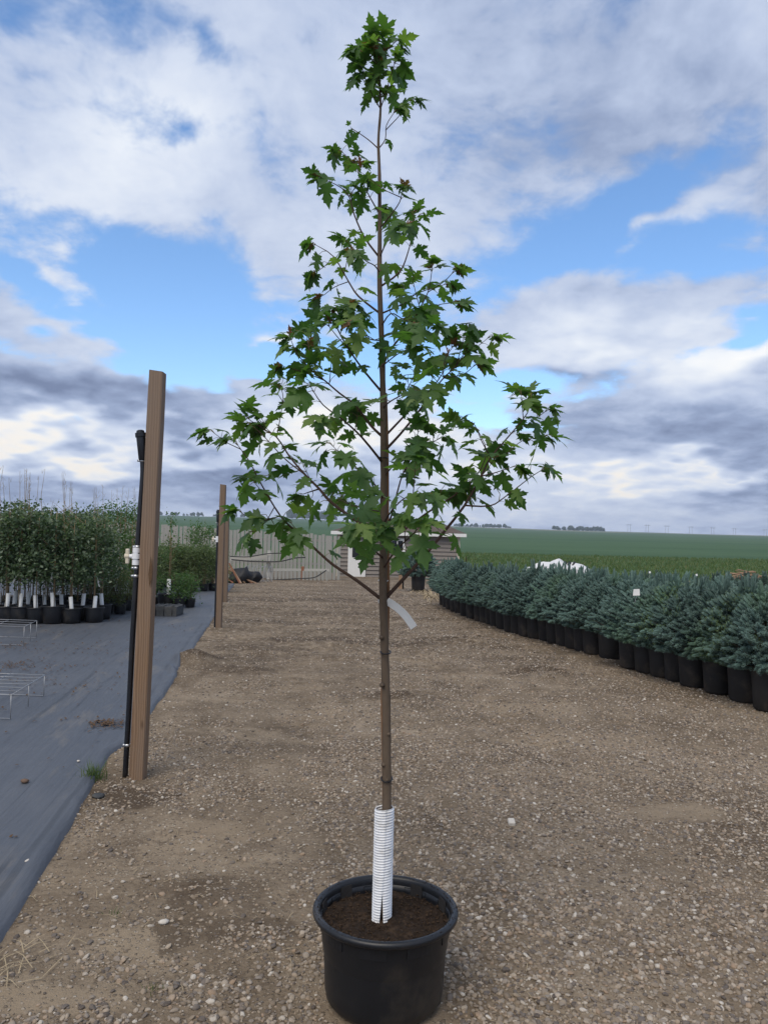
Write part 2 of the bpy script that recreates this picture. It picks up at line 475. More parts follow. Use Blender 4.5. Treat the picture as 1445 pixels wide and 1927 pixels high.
    b.inputs['Specular IOR Level'].default_value = .12
    h = t.math('ADD', t.math('MULTIPLY', stone, .6), t.math('ADD', t.math('MULTIPLY', t.math('ADD', n3, t.math('MULTIPLY', spk, t.math('MULTIPLY', fary, 2.5))), .8), t.math('MULTIPLY', t.noise(pos, 160, 3, .6), .4)))
    t.put(b.inputs['Normal'], t.bump(h, .9, .012))
    return ma

def fabric_mat():
    ma, t, b, o = new_mat('woven_fabric')
    geo = t.new('ShaderNodeNewGeometry'); pos = geo.outputs['Position']
    lane = t.mapping(pos, rot=(0, 0, -LANE))
    st = t.mapping(lane, sc=(14, .5, 1))
    fine = t.noise(st, 3.0, 5, .7)
    blot = t.noise(pos, .8, 6, .65, .5)
    dust = t.noise(t.mapping(lane, sc=(2.2, .6, 1)), 1.6, 7, .7, .4)
    c = t.mix(fine, (.050, .058, .072), (.100, .110, .128))
    c = t.mix(t.mapr(blot, .42, .7, 0, .45), c, (.105, .112, .125))
    c = t.mix(t.mapr(dust, .52, .72, 0, .55), c, (.17, .152, .128))
    wv = t.new('ShaderNodeTexWave', wave_type='BANDS', bands_direction='X'); t.put(wv.inputs['Vector'], lane)
    wv.inputs['Scale'].default_value = .42; wv.inputs['Distortion'].default_value = .8; wv.inputs['Detail'].default_value = 2
    c = t.mix(t.math('MULTIPLY', t.mapr(wv.outputs[1], .985, 1.0, 0, .4), t.mapr(t.noise(pos, .9, 3), .4, .6)), c, (.02, .024, .03))
    stk = t.noise(t.mapping(lane, sc=(9, .22, 1)), 2.0, 6, .7)
    c = t.mix(t.mapr(stk, .56, .72, 0, .65), c, (.034, .040, .050))
    stk2 = t.noise(t.mapping(lane, loc=(5, 1, 0), sc=(5, .3, 1)), 2.4, 6, .7)
    c = t.mix(t.mapr(stk2, .57, .74, 0, .55), c, (.145, .145, .15))
    sp = t.noise(pos, 55, 3, .7)
    c = t.mix(t.mapr(sp, .70, .76, 0, .8), c, (.02, .018, .016))
    t.put(b.inputs['Base Color'], c)
    b.inputs['Roughness'].default_value = .62
    b.inputs['Specular IOR Level'].default_value = .35
    wk = t.noise(t.mapping(lane, sc=(3, .5, 1)), 2.0, 5, .6, .3)
    t.put(b.inputs['Normal'], t.bump(t.math('ADD', t.math('MULTIPLY', wk, 1.2), t.math('MULTIPLY', fine, .15)), .55, .03))
    return ma

def pebble_mat():
    ma, t, b, o = new_mat('pebble_stone')
    at = t.new('ShaderNodeAttribute', attribute_type='INSTANCER', attribute_name='tint')
    tcn = t.new('ShaderNodeTexCoord')
    c = t.ramp(at.outputs['Fac'], [(0, (.075, .062, .054)), (.14, (.135, .118, .105)), (.3, (.19, .148, .106)), (.46, (.26, .21, .155)), (.6, (.225, .195, .165)), (.74, (.34, .285, .22)), (.86, (.28, .20, .135)), (.95, (.39, .345, .285)), (1, (.52, .48, .42))])
    n = t.noise(tcn.outputs['Object'], 2.0, 4, .6)
    c = t.mix(t.mapr(n, .4, .75, 0, .55), c, (.19, .145, .10))
    t.put(b.inputs['Base Color'], c)
    b.inputs['Roughness'].default_value = .8
    b.inputs['Specular IOR Level'].default_value = .25
    return ma

def wood_mat(name, c1, c2, gray, grain=14, gfac=.4, zgray=False):
    ma, t, b, o = new_mat(name)
    tcn = t.new('ShaderNodeTexCoord')
    v = tcn.outputs['Object']
    w = t.vmath('ADD', v, t.vmath('MULTIPLY', t.noise(t.mapping(v, sc=(2.5, 2.5, .8)), 2, 3, out=1), (.035, .035, .0)))
    wv = t.new('ShaderNodeTexWave', wave_type='RINGS', rings_direction='Z'); t.put(wv.inputs['Vector'], t.mapping(w, loc=(.03, .05, 0), sc=(1, 1, .035)))
    wv.inputs['Scale'].default_value = grain; wv.inputs['Distortion'].default_value = 3.0; wv.inputs['Detail'].default_value = 3; wv.inputs['Detail Scale'].default_value = 1.5
    fib = t.noise(t.mapping(v, sc=(60, 60, 2.0)), 3, 5, .7)
    c = t.mix(t.math('ADD', t.math('MULTIPLY', wv.outputs[1], .6), t.math('MULTIPLY', fib, .4)), c1, c2)
    g = t.noise(t.mapping(v, sc=(6, 6, .8)), 2.5, 5, .6)
    oi = t.new('ShaderNodeObjectInfo')
    c = t.mix(t.math('ADD', t.mapr(g, .35, .7, 0, gfac), t.math('MULTIPLY', t.math('SUBTRACT', oi.outputs['Random'], .5), .35), clamp=True), c, gray)
    if zgray:
        sx = t.new('ShaderNodeSeparateXYZ'); t.put(sx.inputs[0], v)
        c = t.mix(t.mapr(sx.outputs[2], .8, 2.2, 0, .5), c, gray)
        vo = t.new('ShaderNodeTexVoronoi'); t.put(vo.inputs['Vector'], t.mapping(v, sc=(9, 3, 3.2))); vo.inputs['Scale'].default_value = 1
        c = t.mix(t.mapr(vo.outputs['Distance'], .16, .05, 0, .75), c, (.055, .03, .018))
    t.put(b.inputs['Base Color'], c)
    b.inputs['Roughness'].default_value = .85; b.inputs['Specular IOR Level'].default_value = .2
    t.put(b.inputs['Normal'], t.bump(t.math('ADD', fib, wv.outputs[1]), .35, .004))
    return ma

def leaf_mat(name, stops, trans=.45, rough=.5, veins=False, hue_obj=True, tcol=1.5):
    ma, t, b, o = new_mat(name)
    geo = t.new('ShaderNodeNewGeometry'); oi = t.new('ShaderNodeObjectInfo'); tcn = t.new('ShaderNodeTexCoord')
    rnd = t.math('FRACT', t.math('ADD', t.math('MULTIPLY', oi.outputs['Random'], 1.0 if hue_obj else .15), geo.outputs['Random Per Island']))
    c = t.ramp(rnd, stops)
    c = t.mix(t.math('MULTIPLY', t.noise(tcn.outputs['Object'], 9, 3), .35), c, tuple(q * .55 for q in stops[0][1]))
    t.put(b.inputs['Base Color'], c)
    b.inputs['Roughness'].default_value = rough
    b.inputs['Specular IOR Level'].default_value = .35
    tr = t.new('ShaderNodeBsdfTranslucent')
    t.put(tr.inputs[0], t.mix(1.0, c, (1.25 * tcol, 1.5 * tcol, .6 * tcol), 'MULTIPLY'))
    ms = t.new('ShaderNodeMixShader'); ms.inputs[0].default_value = trans
    t.l.new(b.outputs[0], ms.inputs[1]); t.l.new(tr.outputs[0], ms.inputs[2])
    t.l.new(ms.outputs[0], o.inputs[0])
    if veins: t.put(b.inputs['Normal'], t.bump(t.noise(tcn.outputs['Object'], 55, 3), .3, .003))
    return ma

M = {}
M['ground'] = ground_mat(); M['fabric'] = fabric_mat(); M['pebble'] = pebble_mat()
M['plastic'] = simple('black_plastic', (.0075, .0085, .011), .42, .35, 9, .45, .12, dirt=(.045, .038, .03), dscale=4)
M['plastic_old'] = simple('dusty_black_plastic', (.024, .022, .021), .65, .3, 9, .3, .1, dirt=(.085, .066, .050), dscale=4)
M['soil'] = simple('potting_soil', (.024, .016, .011), .95, .7, 60, .15, .9, dirt=(.065, .042, .027), dscale=25)
M['bark_chip'] = simple('bark_chip', (.05, .032, .02), .9, .6, 30, .15, .3)
M['guard'] = simple('white_guard_plastic', (.72, .73, .74), .5, .05, 6, .4, 0, dirt=(.42, .41, .38), dscale=14)
M['guard_lo'] = simple('white_sleeve', (.72, .72, .70), .55, .06, 6, .4)
M['maple_bark'] = simple('maple_bark', (.105, .078, .055), .85, .45, 24, .2, .5, stretch=(1, 1, .35))
M['twig_bark'] = simple('twig_bark', (.060, .036, .026), .75, .35, 30, .25)
M['petiole'] = simple('petiole', (.13, .11, .035), .6, .4, 8, .3)
M['leaf'] = leaf_mat('maple_leaf', [(0, (.040, .088, .026)), (.4, (.062, .130, .034)), (.75, (.095, .175, .043)), (1, (.15, .225, .055))], .40, .5, True)
M['leaf_young'] = leaf_mat('young_maple_leaf', [(0, (.20, .075, .045)), (.5, (.19, .11, .05)), (1, (.17, .14, .05))], .4, .5, True, tcol=.95)
M['stake'] = simple('stake_wood', (.20, .105, .052), .8, .3, 20, .2, stretch=(1, 1, .1))
M['tie'] = simple('black_tie', (.008, .008, .009), .5, .2)
M['tagwhite'] = simple('tag_plastic', (.76, .76, .73), .5, .08, 30, .35)
M['post'] = wood_mat('post_wood', (.135, .080, .046), (.275, .180, .110), (.195, .155, .125), 22, .35, True)
M['post_far'] = wood_mat('far_post_wood', (.13, .085, .055), (.22, .155, .105), (.17, .14, .12), 22, .4)
M['fence'] = wood_mat('fence_wood', (.21, .205, .185), (.40, .395, .36), (.28, .28, .262), 18, .5)
M['rail'] = wood_mat('rail_wood', (.34, .33, .30), (.48, .465, .42), (.42, .41, .38), 18, .4)
M['pipe'] = simple('black_poly_pipe', (.007, .008, .011), .38, .3, 6, .45, dirt=(.03, .027, .024))
M['pvc'] = simple('white_pvc', (.74, .745, .75), .38, .04, 8, .45)
M['cream'] = simple('cream_handle', (.58, .52, .40), .5, .08, 8, .4)
M['steel'] = simple('clamp_steel', (.45, .46, .47), .35, .15, 20, .5, metal=.85)
M['wire'] = simple('galvanised_wire', (.34, .345, .35), .5, .25, 20, .5, metal=.5)
M['siding'] = simple('painted_siding', (.20, .178, .158), .7, .12, 4, .3, .05, stretch=(.4, 1, 3))
M['trim'] = simple('white_trim', (.70, .70, .68), .55, .05, 5, .35)
M['cornertrim'] = simple('corner_trim', (.46, .42, .35), .6, .06, 5, .35)
M['glass'] = simple('dark_window', (.018, .022, .026), .08, .1, 3, .5)
M['rubble'] = simple('dark_rubber', (.03, .03, .032), .7, .4, 9, .3)
M['spruce_stem'] = simple('spruce_stem', (.07, .048, .032), .9, .3, 18, .2)

def needle_mat(name, a, b_, rough=.6):
    ma, t, b, o = new_mat(name)
    geo = t.new('ShaderNodeNewGeometry'); oi = t.new('ShaderNodeObjectInfo')
    rnd = t.math('FRACT', t.math('ADD', oi.outputs['Random'], geo.outputs['Random Per Island']))
    c = t.mix(rnd, a, b_)
    big = t.noise(geo.outputs['Position'], 1.7, 3)
    c = t.mix(t.mapr(big, .5, .75, 0, .5), c, tuple(q * f for q, f in zip(b_, (.95, 1.05, .62))))
    hv = t.new('ShaderNodeHueSaturation'); t.put(hv.inputs['Color'], c); t.put(hv.inputs['Value'], t.mapr(oi.outputs['Random'], 0, 1, .78, 1.2, False))
    t.put(b.inputs['Base Color'], hv.outputs[0])
    b.inputs['Roughness'].default_value = rough; b.inputs['Specular IOR Level'].default_value = .3
    return ma
M['needle'] = needle_mat('blue_spruce_needles', (.082, .138, .118), (.19, .28, .245))
M['core'] = needle_mat('shoot_core', (.055, .098, .082), (.095, .155, .13))
M['needle_g'] = needle_mat('green_spruce_needles', (.085, .14, .065), (.16, .225, .10))
M['needle_d'] = needle_mat('dark_conifer_needles', (.035, .07, .036), (.06, .105, .055))
M['gleaf'] = leaf_mat('nursery_leaf', [(0, (.050, .082, .044)), (.5, (.082, .128, .066)), (.8, (.14, .19, .11)), (1, (.27, .32, .22))], .3, .5, tcol=1.1)
M['gleaf2'] = leaf_mat('shrub_leaf', [(0, (.045, .070, .022)), (.5, (.078, .112, .032)), (1, (.14, .155, .05))], .3, .55, tcol=1.1)
M['gleaf3'] = leaf_mat('willow_leaf', [(0, (.06, .092, .036)), (.5, (.11, .155, .062)), (1, (.19, .23, .105))], .3, .55, tcol=1.1)
M['gleaf4'] = leaf_mat('fresh_leaf', [(0, (.045, .095, .030)), (.5, (.075, .145, .042)), (1, (.11, .185, .06))], .35, .55, tcol=1.1)
M['cane'] = simple('bamboo_cane', (.26, .19, .105), .7, .25, 12, .3)
M['grass'] = leaf_mat('grass_blade', [(0, (.06, .11, .03)), (.7, (.10, .15, .045)), (1, (.19, .185, .085))], .25, .7, tcol=1.0)
M['straw'] = simple('dry_straw', (.34, .27, .17), .8, .35, 10, .2)
M['litter'] = simple('dead_leaf_litter', (.10, .062, .036), .9, .6, 30, .15)
M['bag'] = simple('black_bag', (.014, .014, .016), .6, .4, 9, .35, .6)
M['tarp'] = simple('white_plastic_sheet', (.62, .62, .62), .45, .08, 5, .4)
M['oldwood'] = simple('old_sticks', (.30, .20, .13), .85, .35, 10, .2)
M['redwood'] = simple('red_brown_boards', (.26, .115, .065), .85, .3, 10, .2)
M['slab'] = simple('grey_bale', (.055, .058, .06), .8, .4, 8, .2, .4, dirt=(.10, .095, .085), dscale=5)
M['fartree'] = simple('far_tree_foliage', (.030, .052, .030), .95, .45, .2, .1)
M['pylon'] = simple('pylon_steel', (.20, .21, .22), .6, .1, 1, .3)
def roof_mat():
    ma, t, b, o = new_mat('asphalt_shingles')
    tcn = t.new('ShaderNodeTexCoord')
    br = t.new('ShaderNodeTexBrick'); t.put(br.inputs['Vector'], t.mapping(tcn.outputs['Object'], sc=(1, 1, 1)))
    geo = t.new('ShaderNodeNewGeometry')
    br.inputs['Scale'].default_value = 3.2; br.inputs['Color1'].default_value = (.085, .066, .056, 1); br.inputs['Color2'].default_value = (.15, .12, .105, 1); br.inputs['Mortar'].default_value = (.04, .033, .03, 1)
    br.inputs['Mortar Size'].default_value = .012
    c = t.mix(t.noise(tcn.outputs['Object'], 7, 5), br.outputs[0], (.11, .088, .076))
    t.put(b.inputs['Base Color'], c); b.inputs['Roughness'].default_value = .95; b.inputs['Specular IOR Level'].default_value = .1
    return ma
M['roof'] = roof_mat()

# ------------------------------------------------------------------ ground sheet
ys = np.concatenate([np.arange(-6, 1.6, .4), np.arange(1.6, 7, .032), np.arange(7, 12, .06), np.arange(12, 24, .16), np.arange(24, 66, 1.0), 66 * (1700 / 66) ** np.linspace(0, 1, 70)])
xs_h = np.concatenate([np.arange(0, 3.2, .036), np.arange(3.2, 7, .11), np.arange(7, 40, 1.2), 40 * (1600 / 40) ** np.linspace(0, 1, 45)])
xs = np.concatenate([-xs_h[:0:-1], xs_h])
GX, GY = np.meshgrid(xs, ys)
GZ = zt(GX, GY) + relief(GX, GY)
nx, ny = len(xs), len(ys)
ii = np.arange(nx * ny).reshape(ny, nx)
F = np.stack([ii[:-1, :-1], ii[:-1, 1:], ii[1:, 1:], ii[1:, :-1]], -1).reshape(-1, 4)
ground = struct(link('ground', npmesh('ground', np.stack([GX, GY, GZ], -1).reshape(-1, 3), F, M['ground'], True)))

def surf(x, y): return zt(x, y) + relief(np.asarray(x, float), np.asarray(y, float))

# woven ground fabric, rolled down at its edge
fy = np.concatenate([np.arange(1.5, 9, .05), np.arange(9, 16, .12), np.arange(16, 26, .4)])
ft = np.concatenate([[-0.035, -.012, 0, .012, .03, .05, .08, .12, .18, .25], np.arange(.33, 2.5, .06), np.arange(2.5, 12.1, .3)])
FT, FY = np.meshgrid(ft, fy)
FX = edge_x(FY) + .03 - FT
fold = np.clip(fbm(FY / .5, FY * 0 + 4, 3, 21), 0, 1)
FZ = zt(FX, FY) + relief(FX, FY) * .9 + .013 + .03 * fold * np.exp(-((FT - .03) / .035) ** 2) + .012 * (fbm(FX / .35, FY / 1.3, 3, 31) - .5) + .008
FZ = np.where(FT < -.02, FZ - .05, FZ)
wr = np.exp(-(((FX - G(322, 1262).x) / .35) ** 2 + ((FY - G(322, 1262).y) / .5) ** 2))
FZ = FZ + .035 * wr * (np.sin((FX * 1.2 + FY * .5) * 38) * .5 + .5)
jj = np.arange(FX.size).reshape(FX.shape)
FF = np.stack([jj[:-1, :-1], jj[1:, :-1], jj[1:, 1:], jj[:-1, 1:]], -1).reshape(-1, 4)
fabric = struct(link('ground_fabric', npmesh('ground_fabric', np.stack([FX, FY, FZ], -1).reshape(-1, 3), FF, M['fabric'], True)))
def fabz(x, y): return float(zt(x, y)) + .024

# ------------------------------------------------------------------ gravel (uncountable): instances on points
def gravel():
    pts = []; sc = []
    def band(y0, y1, xm, dens, lo, hi):
        area = (y1 - y0) * (xm * 2); n = int(area * dens)
        x = rng.uniform(-xm, xm, n); y = rng.uniform(y0, y1, n)
        lx = x * math.cos(LANE) + y * math.sin(LANE); ly = y * math.cos(LANE) - x * math.sin(LANE)
        d = .62 * fbm(lx / .55, ly / .9, 4, 41) + .38 * fbm(x / .16, y / .16, 3, 43)
        right = sstep(-1.0, .55, x + .25 * (fbm(x, y, 2, 77) - .5))
        thr = .50 - .20 * right + .10 * (1 - right) * (1 - sstep(3.5, 5.0, y))
        keep = rng.random(n) < np.clip((d - thr) / .10, .16, 1)
        for (px, py, sx_, sy_, w_) in PALE[:4] + PALE[5:6]:
            q = G(px, py); keep &= (np.hypot((x - q.x) / sx_, (y - q.y) / sy_) + .5 * (fbm(x / .1, y / .1, 3, 55) - .5) > .62) | (rng.random(n) < .1)
        e = edge_x(y)
        keep &= (x > e + .02)
        keep &= np.hypot(x - POT.x, y - POT.y) > .222
        keep &= (np.abs(x) < .56 * y + 1.0)
        x, y = x[keep], y[keep]
        s = lo * (hi / lo) ** (rng.random(len(x)) ** 1.9)
        z = surf(x, y) + s * .12
        pts.append(np.stack([x, y, z], -1)); sc.append(s)
    band(1.75, 3.6, 3.2, 4300, .0042, .0130)
    band(3.6, 6.0, 4.4, 2500, .0048, .0125)
    band(6.0, 10.0, 6.0, 950, .006, .013)
    band(10.0, 17.0, 6.5, 420, .008, .016)
    band(17.0, 29.0, 8.0, 120, .012, .022)
    V = np.concatenate(pts); S = np.concatenate(sc); n = len(V)
    me = bpy.data.meshes.new('gravel')
    me.vertices.add(n); me.vertices.foreach_set('co', V.astype(np.float32).ravel())
    def attr(nm, typ, arr, key):
        a = me.attributes.new(nm, typ, 'POINT'); a.data.foreach_set(key, arr.ravel())
    attr('tint', 'FLOAT', rng.random(n).astype(np.float32), 'value')
    sv = np.stack([S * rng.uniform(.8, 1.35, n), S * rng.uniform(.75, 1.1, n), S * rng.uniform(.42, .8, n)], -1).astype(np.float32)
    attr('psize', 'FLOAT_VECTOR', sv, 'vector')
    rv = np.stack([rng.normal(0, .3, n), rng.normal(0, .3, n), rng.uniform(0, 6.28, n)], -1).astype(np.float32)
    attr('prot', 'FLOAT_VECTOR', rv, 'vector')
    attr('pick', 'INT', rng.integers(0, 6, n).astype(np.int32), 'value')
    o = link('gravel', me)
    tag(o, 'loose brown and grey gravel strewn over the bare soil lane', 'gravel', kind='stuff')
    ng = bpy.data.node_groups.new('gravel_nodes', 'GeometryNodeTree')
    ng.interface.new_socket('Geometry', in_out='INPUT', socket_type='NodeSocketGeometry')
    ng.interface.new_socket('Geometry', in_out='OUTPUT', socket_type='NodeSocketGeometry')
    N, L = ng.nodes, ng.links
    gi = N.new('NodeGroupInput'); go = N.new('NodeGroupOutput')
    jg = N.new('GeometryNodeJoinGeometry')
    for k in range(6):
        ico = N.new('GeometryNodeMeshIcoSphere'); ico.inputs['Subdivisions'].default_value = 2; ico.inputs['Radius'].default_value = 1
        ps = N.new('GeometryNodeInputPosition')
        nz = N.new('ShaderNodeTexNoise'); nz.noise_dimensions = '4D'; nz.inputs['W'].default_value = k * 7.3; nz.inputs['Scale'].default_value = .8; nz.inputs['Detail'].default_value = 2
        L.new(ps.outputs[0], nz.inputs['Vector'])
        sub = N.new('ShaderNodeVectorMath'); sub.operation = 'SUBTRACT'; L.new(nz.outputs[1], sub.inputs[0]); sub.inputs[1].default_value = (.5, .5, .5)
        mul = N.new('ShaderNodeVectorMath'); mul.operation = 'SCALE'; L.new(sub.outputs[0], mul.inputs[0]); mul.inputs['Scale'].default_value = 1.5
        sp = N.new('GeometryNodeSetPosition'); L.new(ico.outputs[0], sp.inputs['Geometry']); L.new(mul.outputs[0], sp.inputs['Offset'])
        sm = N.new('GeometryNodeSetShadeSmooth'); L.new(sp.outputs[0], sm.inputs[0]); sm.inputs['Shade Smooth'].default_value = (k % 3 != 0)
        mt = N.new('GeometryNodeSetMaterial'); L.new(sm.outputs[0], mt.inputs[0]); mt.inputs['Material'].default_value = M['pebble']
        g2 = N.new('GeometryNodeGeometryToInstance'); L.new(mt.outputs[0], g2.inputs[0])
        L.new(g2.outputs[0], jg.inputs[0])
    def na(nm, typ):
        q = N.new('GeometryNodeInputNamedAttribute'); q.data_type = typ; q.inputs[0].default_value = nm
        return q.outputs[0]
    iop = N.new('GeometryNodeInstanceOnPoints')
    L.new(gi.outputs[0], iop.inputs['Points']); L.new(jg.outputs[0], iop.inputs['Instance'])
    iop.inputs['Pick Instance'].default_value = True
    L.new(na('pick', 'INT'), iop.inputs['Instance Index'])
    e2r = N.new('FunctionNodeEulerToRotation'); L.new(na('prot', 'FLOAT_VECTOR'), e2r.inputs[0])
    L.new(e2r.outputs[0], iop.inputs['Rotation'])
    L.new(na('psize', 'FLOAT_VECTOR'), iop.inputs['Scale'])
    L.new(iop.outputs[0], go.inputs[0])
    md = o.modifiers.new('gravel', 'NODES'); md.node_group = ng
    return n
NPEB = gravel()

# ------------------------------------------------------------------ the maple in its pot
Y0 = 2.7
def T(px, py, dy=0.0): return P(px, py, Y0 + dy)

# pot
pot = thing('nursery_pot', 'large round black plastic nursery pot holding the tall maple on the gravel', 'plant pot', (POT.x, POT.y, 0))
def pot_mesh():
    mb = MB()
    prof = [(0.0, .006), (.165, .006), (.188, .010), (.199, .024), (.2035, .05), (.206, .10), (.2095, .16), (.2125, .21), (.214, .236), (.2195, .240), (.2205, .262), (.221, .284),
            (.236, .288), (.247, .291), (.2505, .297), (.2505, .305), (.247, .311), (.239, .3135), (.230, .311), (.2255, .304), (.2235, .29), (.2205, .25), (.216, .20), (.21, .17)]
    mb.lathe(prof, 72)
    return mb
mb = pot_mesh(); pw = link('wall', mb.mesh('pot_wall', M['plastic'], True), pot)
for k in range(9):                                        # raised panels of the band under the lip
    a0 = 2 * math.pi * (k + .2) / 9; a1 = a0 + .40
    vs = []
    for r in (.2185, .2235):
        for z in (.243, .283):
            for j in range(6):
                q = a0 + (a1 - a0) * j / 5
                vs.append((r * math.cos(q), r * math.sin(q), z))
    fs = []
    for j in range(5):
        fs += [(12 + j, 13 + j, 19 + j, 18 + j), (6 + j, 18 + j, 19 + j, 7 + j), (j, j + 1, 13 + j, 12 + j)]
    fs += [(0, 12, 18, 6), (5, 11, 23, 17)]
    mb = MB(); mb.add(vs, fs); link('band_panel', mb.mesh('band_panel', M['plastic'], False), pot)
for k in range(10):                                       # moulded ribs inside the lip
    a0 = 2 * math.pi * (k + .45) / 10; a1 = a0 + .22
    vs = []
    for r, z in ((.2195, .258), (.2225, .300), (.2165, .258), (.2205, .300)):
        for j in range(4):
            q = a0 + (a1 - a0) * j / 3
            vs.append((r * math.cos(q), r * math.sin(q), z))
    fs = []
    for j in range(3): fs += [(8 + j, 9 + j, 13 + j, 12 + j), (4 + j, 12 + j, 13 + j, 5 + j)]
    fs += [(0, 4, 12, 8), (3, 11, 15, 7)]
    mb = MB(); mb.add(vs, fs); link('inner_rib', mb.mesh('inner_rib', M['plastic_old'], False), pot)
# crumbs of soil left on the lip
def crumbs(n, rfun, zfun, smin, smax):
    V = []; Fc = []
    for i in range(n):
        a = random.uniform(0, 6.283); r = rfun(); s = random.uniform(smin, smax)
        c = Vector((r * math.cos(a), r * math.sin(a), zfun(a, r)))
        rot = Matrix.Rotation(random.uniform(0, 6.28), 3, (random.random(), random.random(), random.random() + .1))
        o = len(V)
        for v in ((1, 0, 0), (-1, 0, 0), (0, .7, 0), (0, -.7, 0), (0, 0, .5), (0, 0, -.5)):
            V.append(c + rot @ (Vector(v) * s))
        for f in ((0, 2, 4), (2, 1, 4), (1, 3, 4), (3, 0, 4), (2, 0, 5), (1, 2, 5), (3, 1, 5), (0, 3, 5)):
            Fc.append(tuple(q + o for q in f))
    return V, Fc
V, Fc = crumbs(420, lambda: random.uniform(.227, .246), lambda a, r: .3125 if math.sin(a * 2 + 1) + random.random() > .1 else .30, .001, .0035)
o = link('soil_crumbs', npmesh('soil_crumbs', [tuple(v) for v in V], Fc, M['soil']), pot); o['kind'] = 'stuff'

# soil in the pot
SOIL_Z = .262
na_, nr_ = 90, 34
V = []; Fc = []
for i in range(nr_ + 1):
    for k in range(na_):
        r = .2205 * i / nr_; q = 2 * math.pi * k / na_
        x, y = r * math.cos(q), r * math.sin(q)
        V.append((x, y, SOIL_Z + .022 * (float(fbm(np.array(x / .05 + 9), np.array(y / .05 + 9), 3, 61)) - .5) + .016 * (float(fbm(np.array(x / .013 + 9), np.array(y / .013 + 9), 3, 62)) - .5) + .012 * math.exp(-(r / .05) ** 2)))
for i in range(nr_):
    for k in range(na_):
        k2 = (k + 1) % na_
        Fc.append((i * na_ + k, i * na_ + k2, (i + 1) * na_ + k2, (i + 1) * na_ + k))
soil = link('potting_soil', npmesh('potting_soil', V, Fc, M['soil'], False), None, (POT.x, POT.y, 0))
tag(soil, 'dark crumbly potting soil filling the large black pot', 'soil', kind='stuff')
V, Fc = crumbs(900, lambda: .215 * math.sqrt(random.random()), lambda a, r: SOIL_Z + random.uniform(-.002, .008), .0015, .0065)
o = link('bark_crumbs', npmesh('bark_crumbs', [tuple(v) for v in V], Fc, M['bark_chip']), soil); o['kind'] = 'stuff'

# maple leaf meshes
HALF = [(0, 0), (.12, -.05), (.30, -.08), (.27, .04), (.38, .10), (.22, .195), (.36, .205), (.42, .22), (.44, .31), (.58, .44), (.45, .44), (.43, .495), (.33, .455), (.155, .40), (.20, .53), (.285, .62), (.195, .67), (.215, .775), (.115, .80), (0, 1.08)]
OUT = [(x, y) for x, y in HALF] + [(-x, y) for x, y in HALF[-2:0:-1]]
def leaf_mesh(name, droop, fold, curl, pet, mats, seed, wide=1.0):
    rr = random.Random(seed)
    cx, cy = 0, .30
    pts = [(cx, cy)] + [(cx + (x - cx) * .52, cy + (y - cy) * .52) for x, y in OUT] + OUT
    n = len(OUT)
    ph = rr.uniform(0, 6.28); ph2 = rr.uniform(0, 6.28); tw = rr.uniform(-.25, .25)
    vs = []
    for x, y in pts:
        x *= wide
        z = fold * abs(x) - curl * (x * x * 1.3 + (y - .2) ** 2 * .8 * (1 if y > .2 else .3)) + .035 * math.sin(7 * x + ph) * abs(y) + .03 * math.sin(9 * y + ph2) * abs(x) * 2 + tw * x * y
        vs.append(Vector((x, y, z)))
    rot = Matrix.Rotation(-droop, 3, 'X')
    vs = [rot @ v for v in vs]
    fs = [(0, 1 + k, 1 + (k + 1) % n) for k in range(n)]
    for k in range(n):
        k2 = (k + 1) % n
        fs.append((1 + k, 1 + n + k, 1 + n + k2, 1 + k2))
    mb = MB()
    bend = pet * .18
    base = Vector((0, pet, -bend * .0))
    mb.add([v + base for v in vs], fs, 0)
    mb.tube([(0, 0, 0), (0, pet * .5, bend), (0, pet, 0.004)], [.020, .014, .012], 3, 1, False)
    return mb.mesh(name, mats, True)
LM = [M['leaf'], M['petiole']]; LY = [M['leaf_young'], M['petiole']]
LEAVES = [leaf_mesh('maple_leaf', R(d), f, c, p_, LM, i, w) for i, (d, f, c, p_, w) in enumerate([
    (20, .10, .20, .40, 1.0), (38, .22, .30, .50, 1.0), (55, .05, .40, .42, 1.05), (10, .30, .25, .55, .95), (70, .16, .30, .5, 1.05), (30, -.05, .45, .35, 1.1), (48, .40, .20, .45, 1.0), (82, .10, .35, .45, 1.05)])]
YOUNG = [leaf_mesh('young_maple_leaf', R(d), f, c, .35, LY, 20 + i, .8) for i, (d, f, c) in enumerate([(30, .55, .2), (65, .45, .3), (5, .7, .15)])]

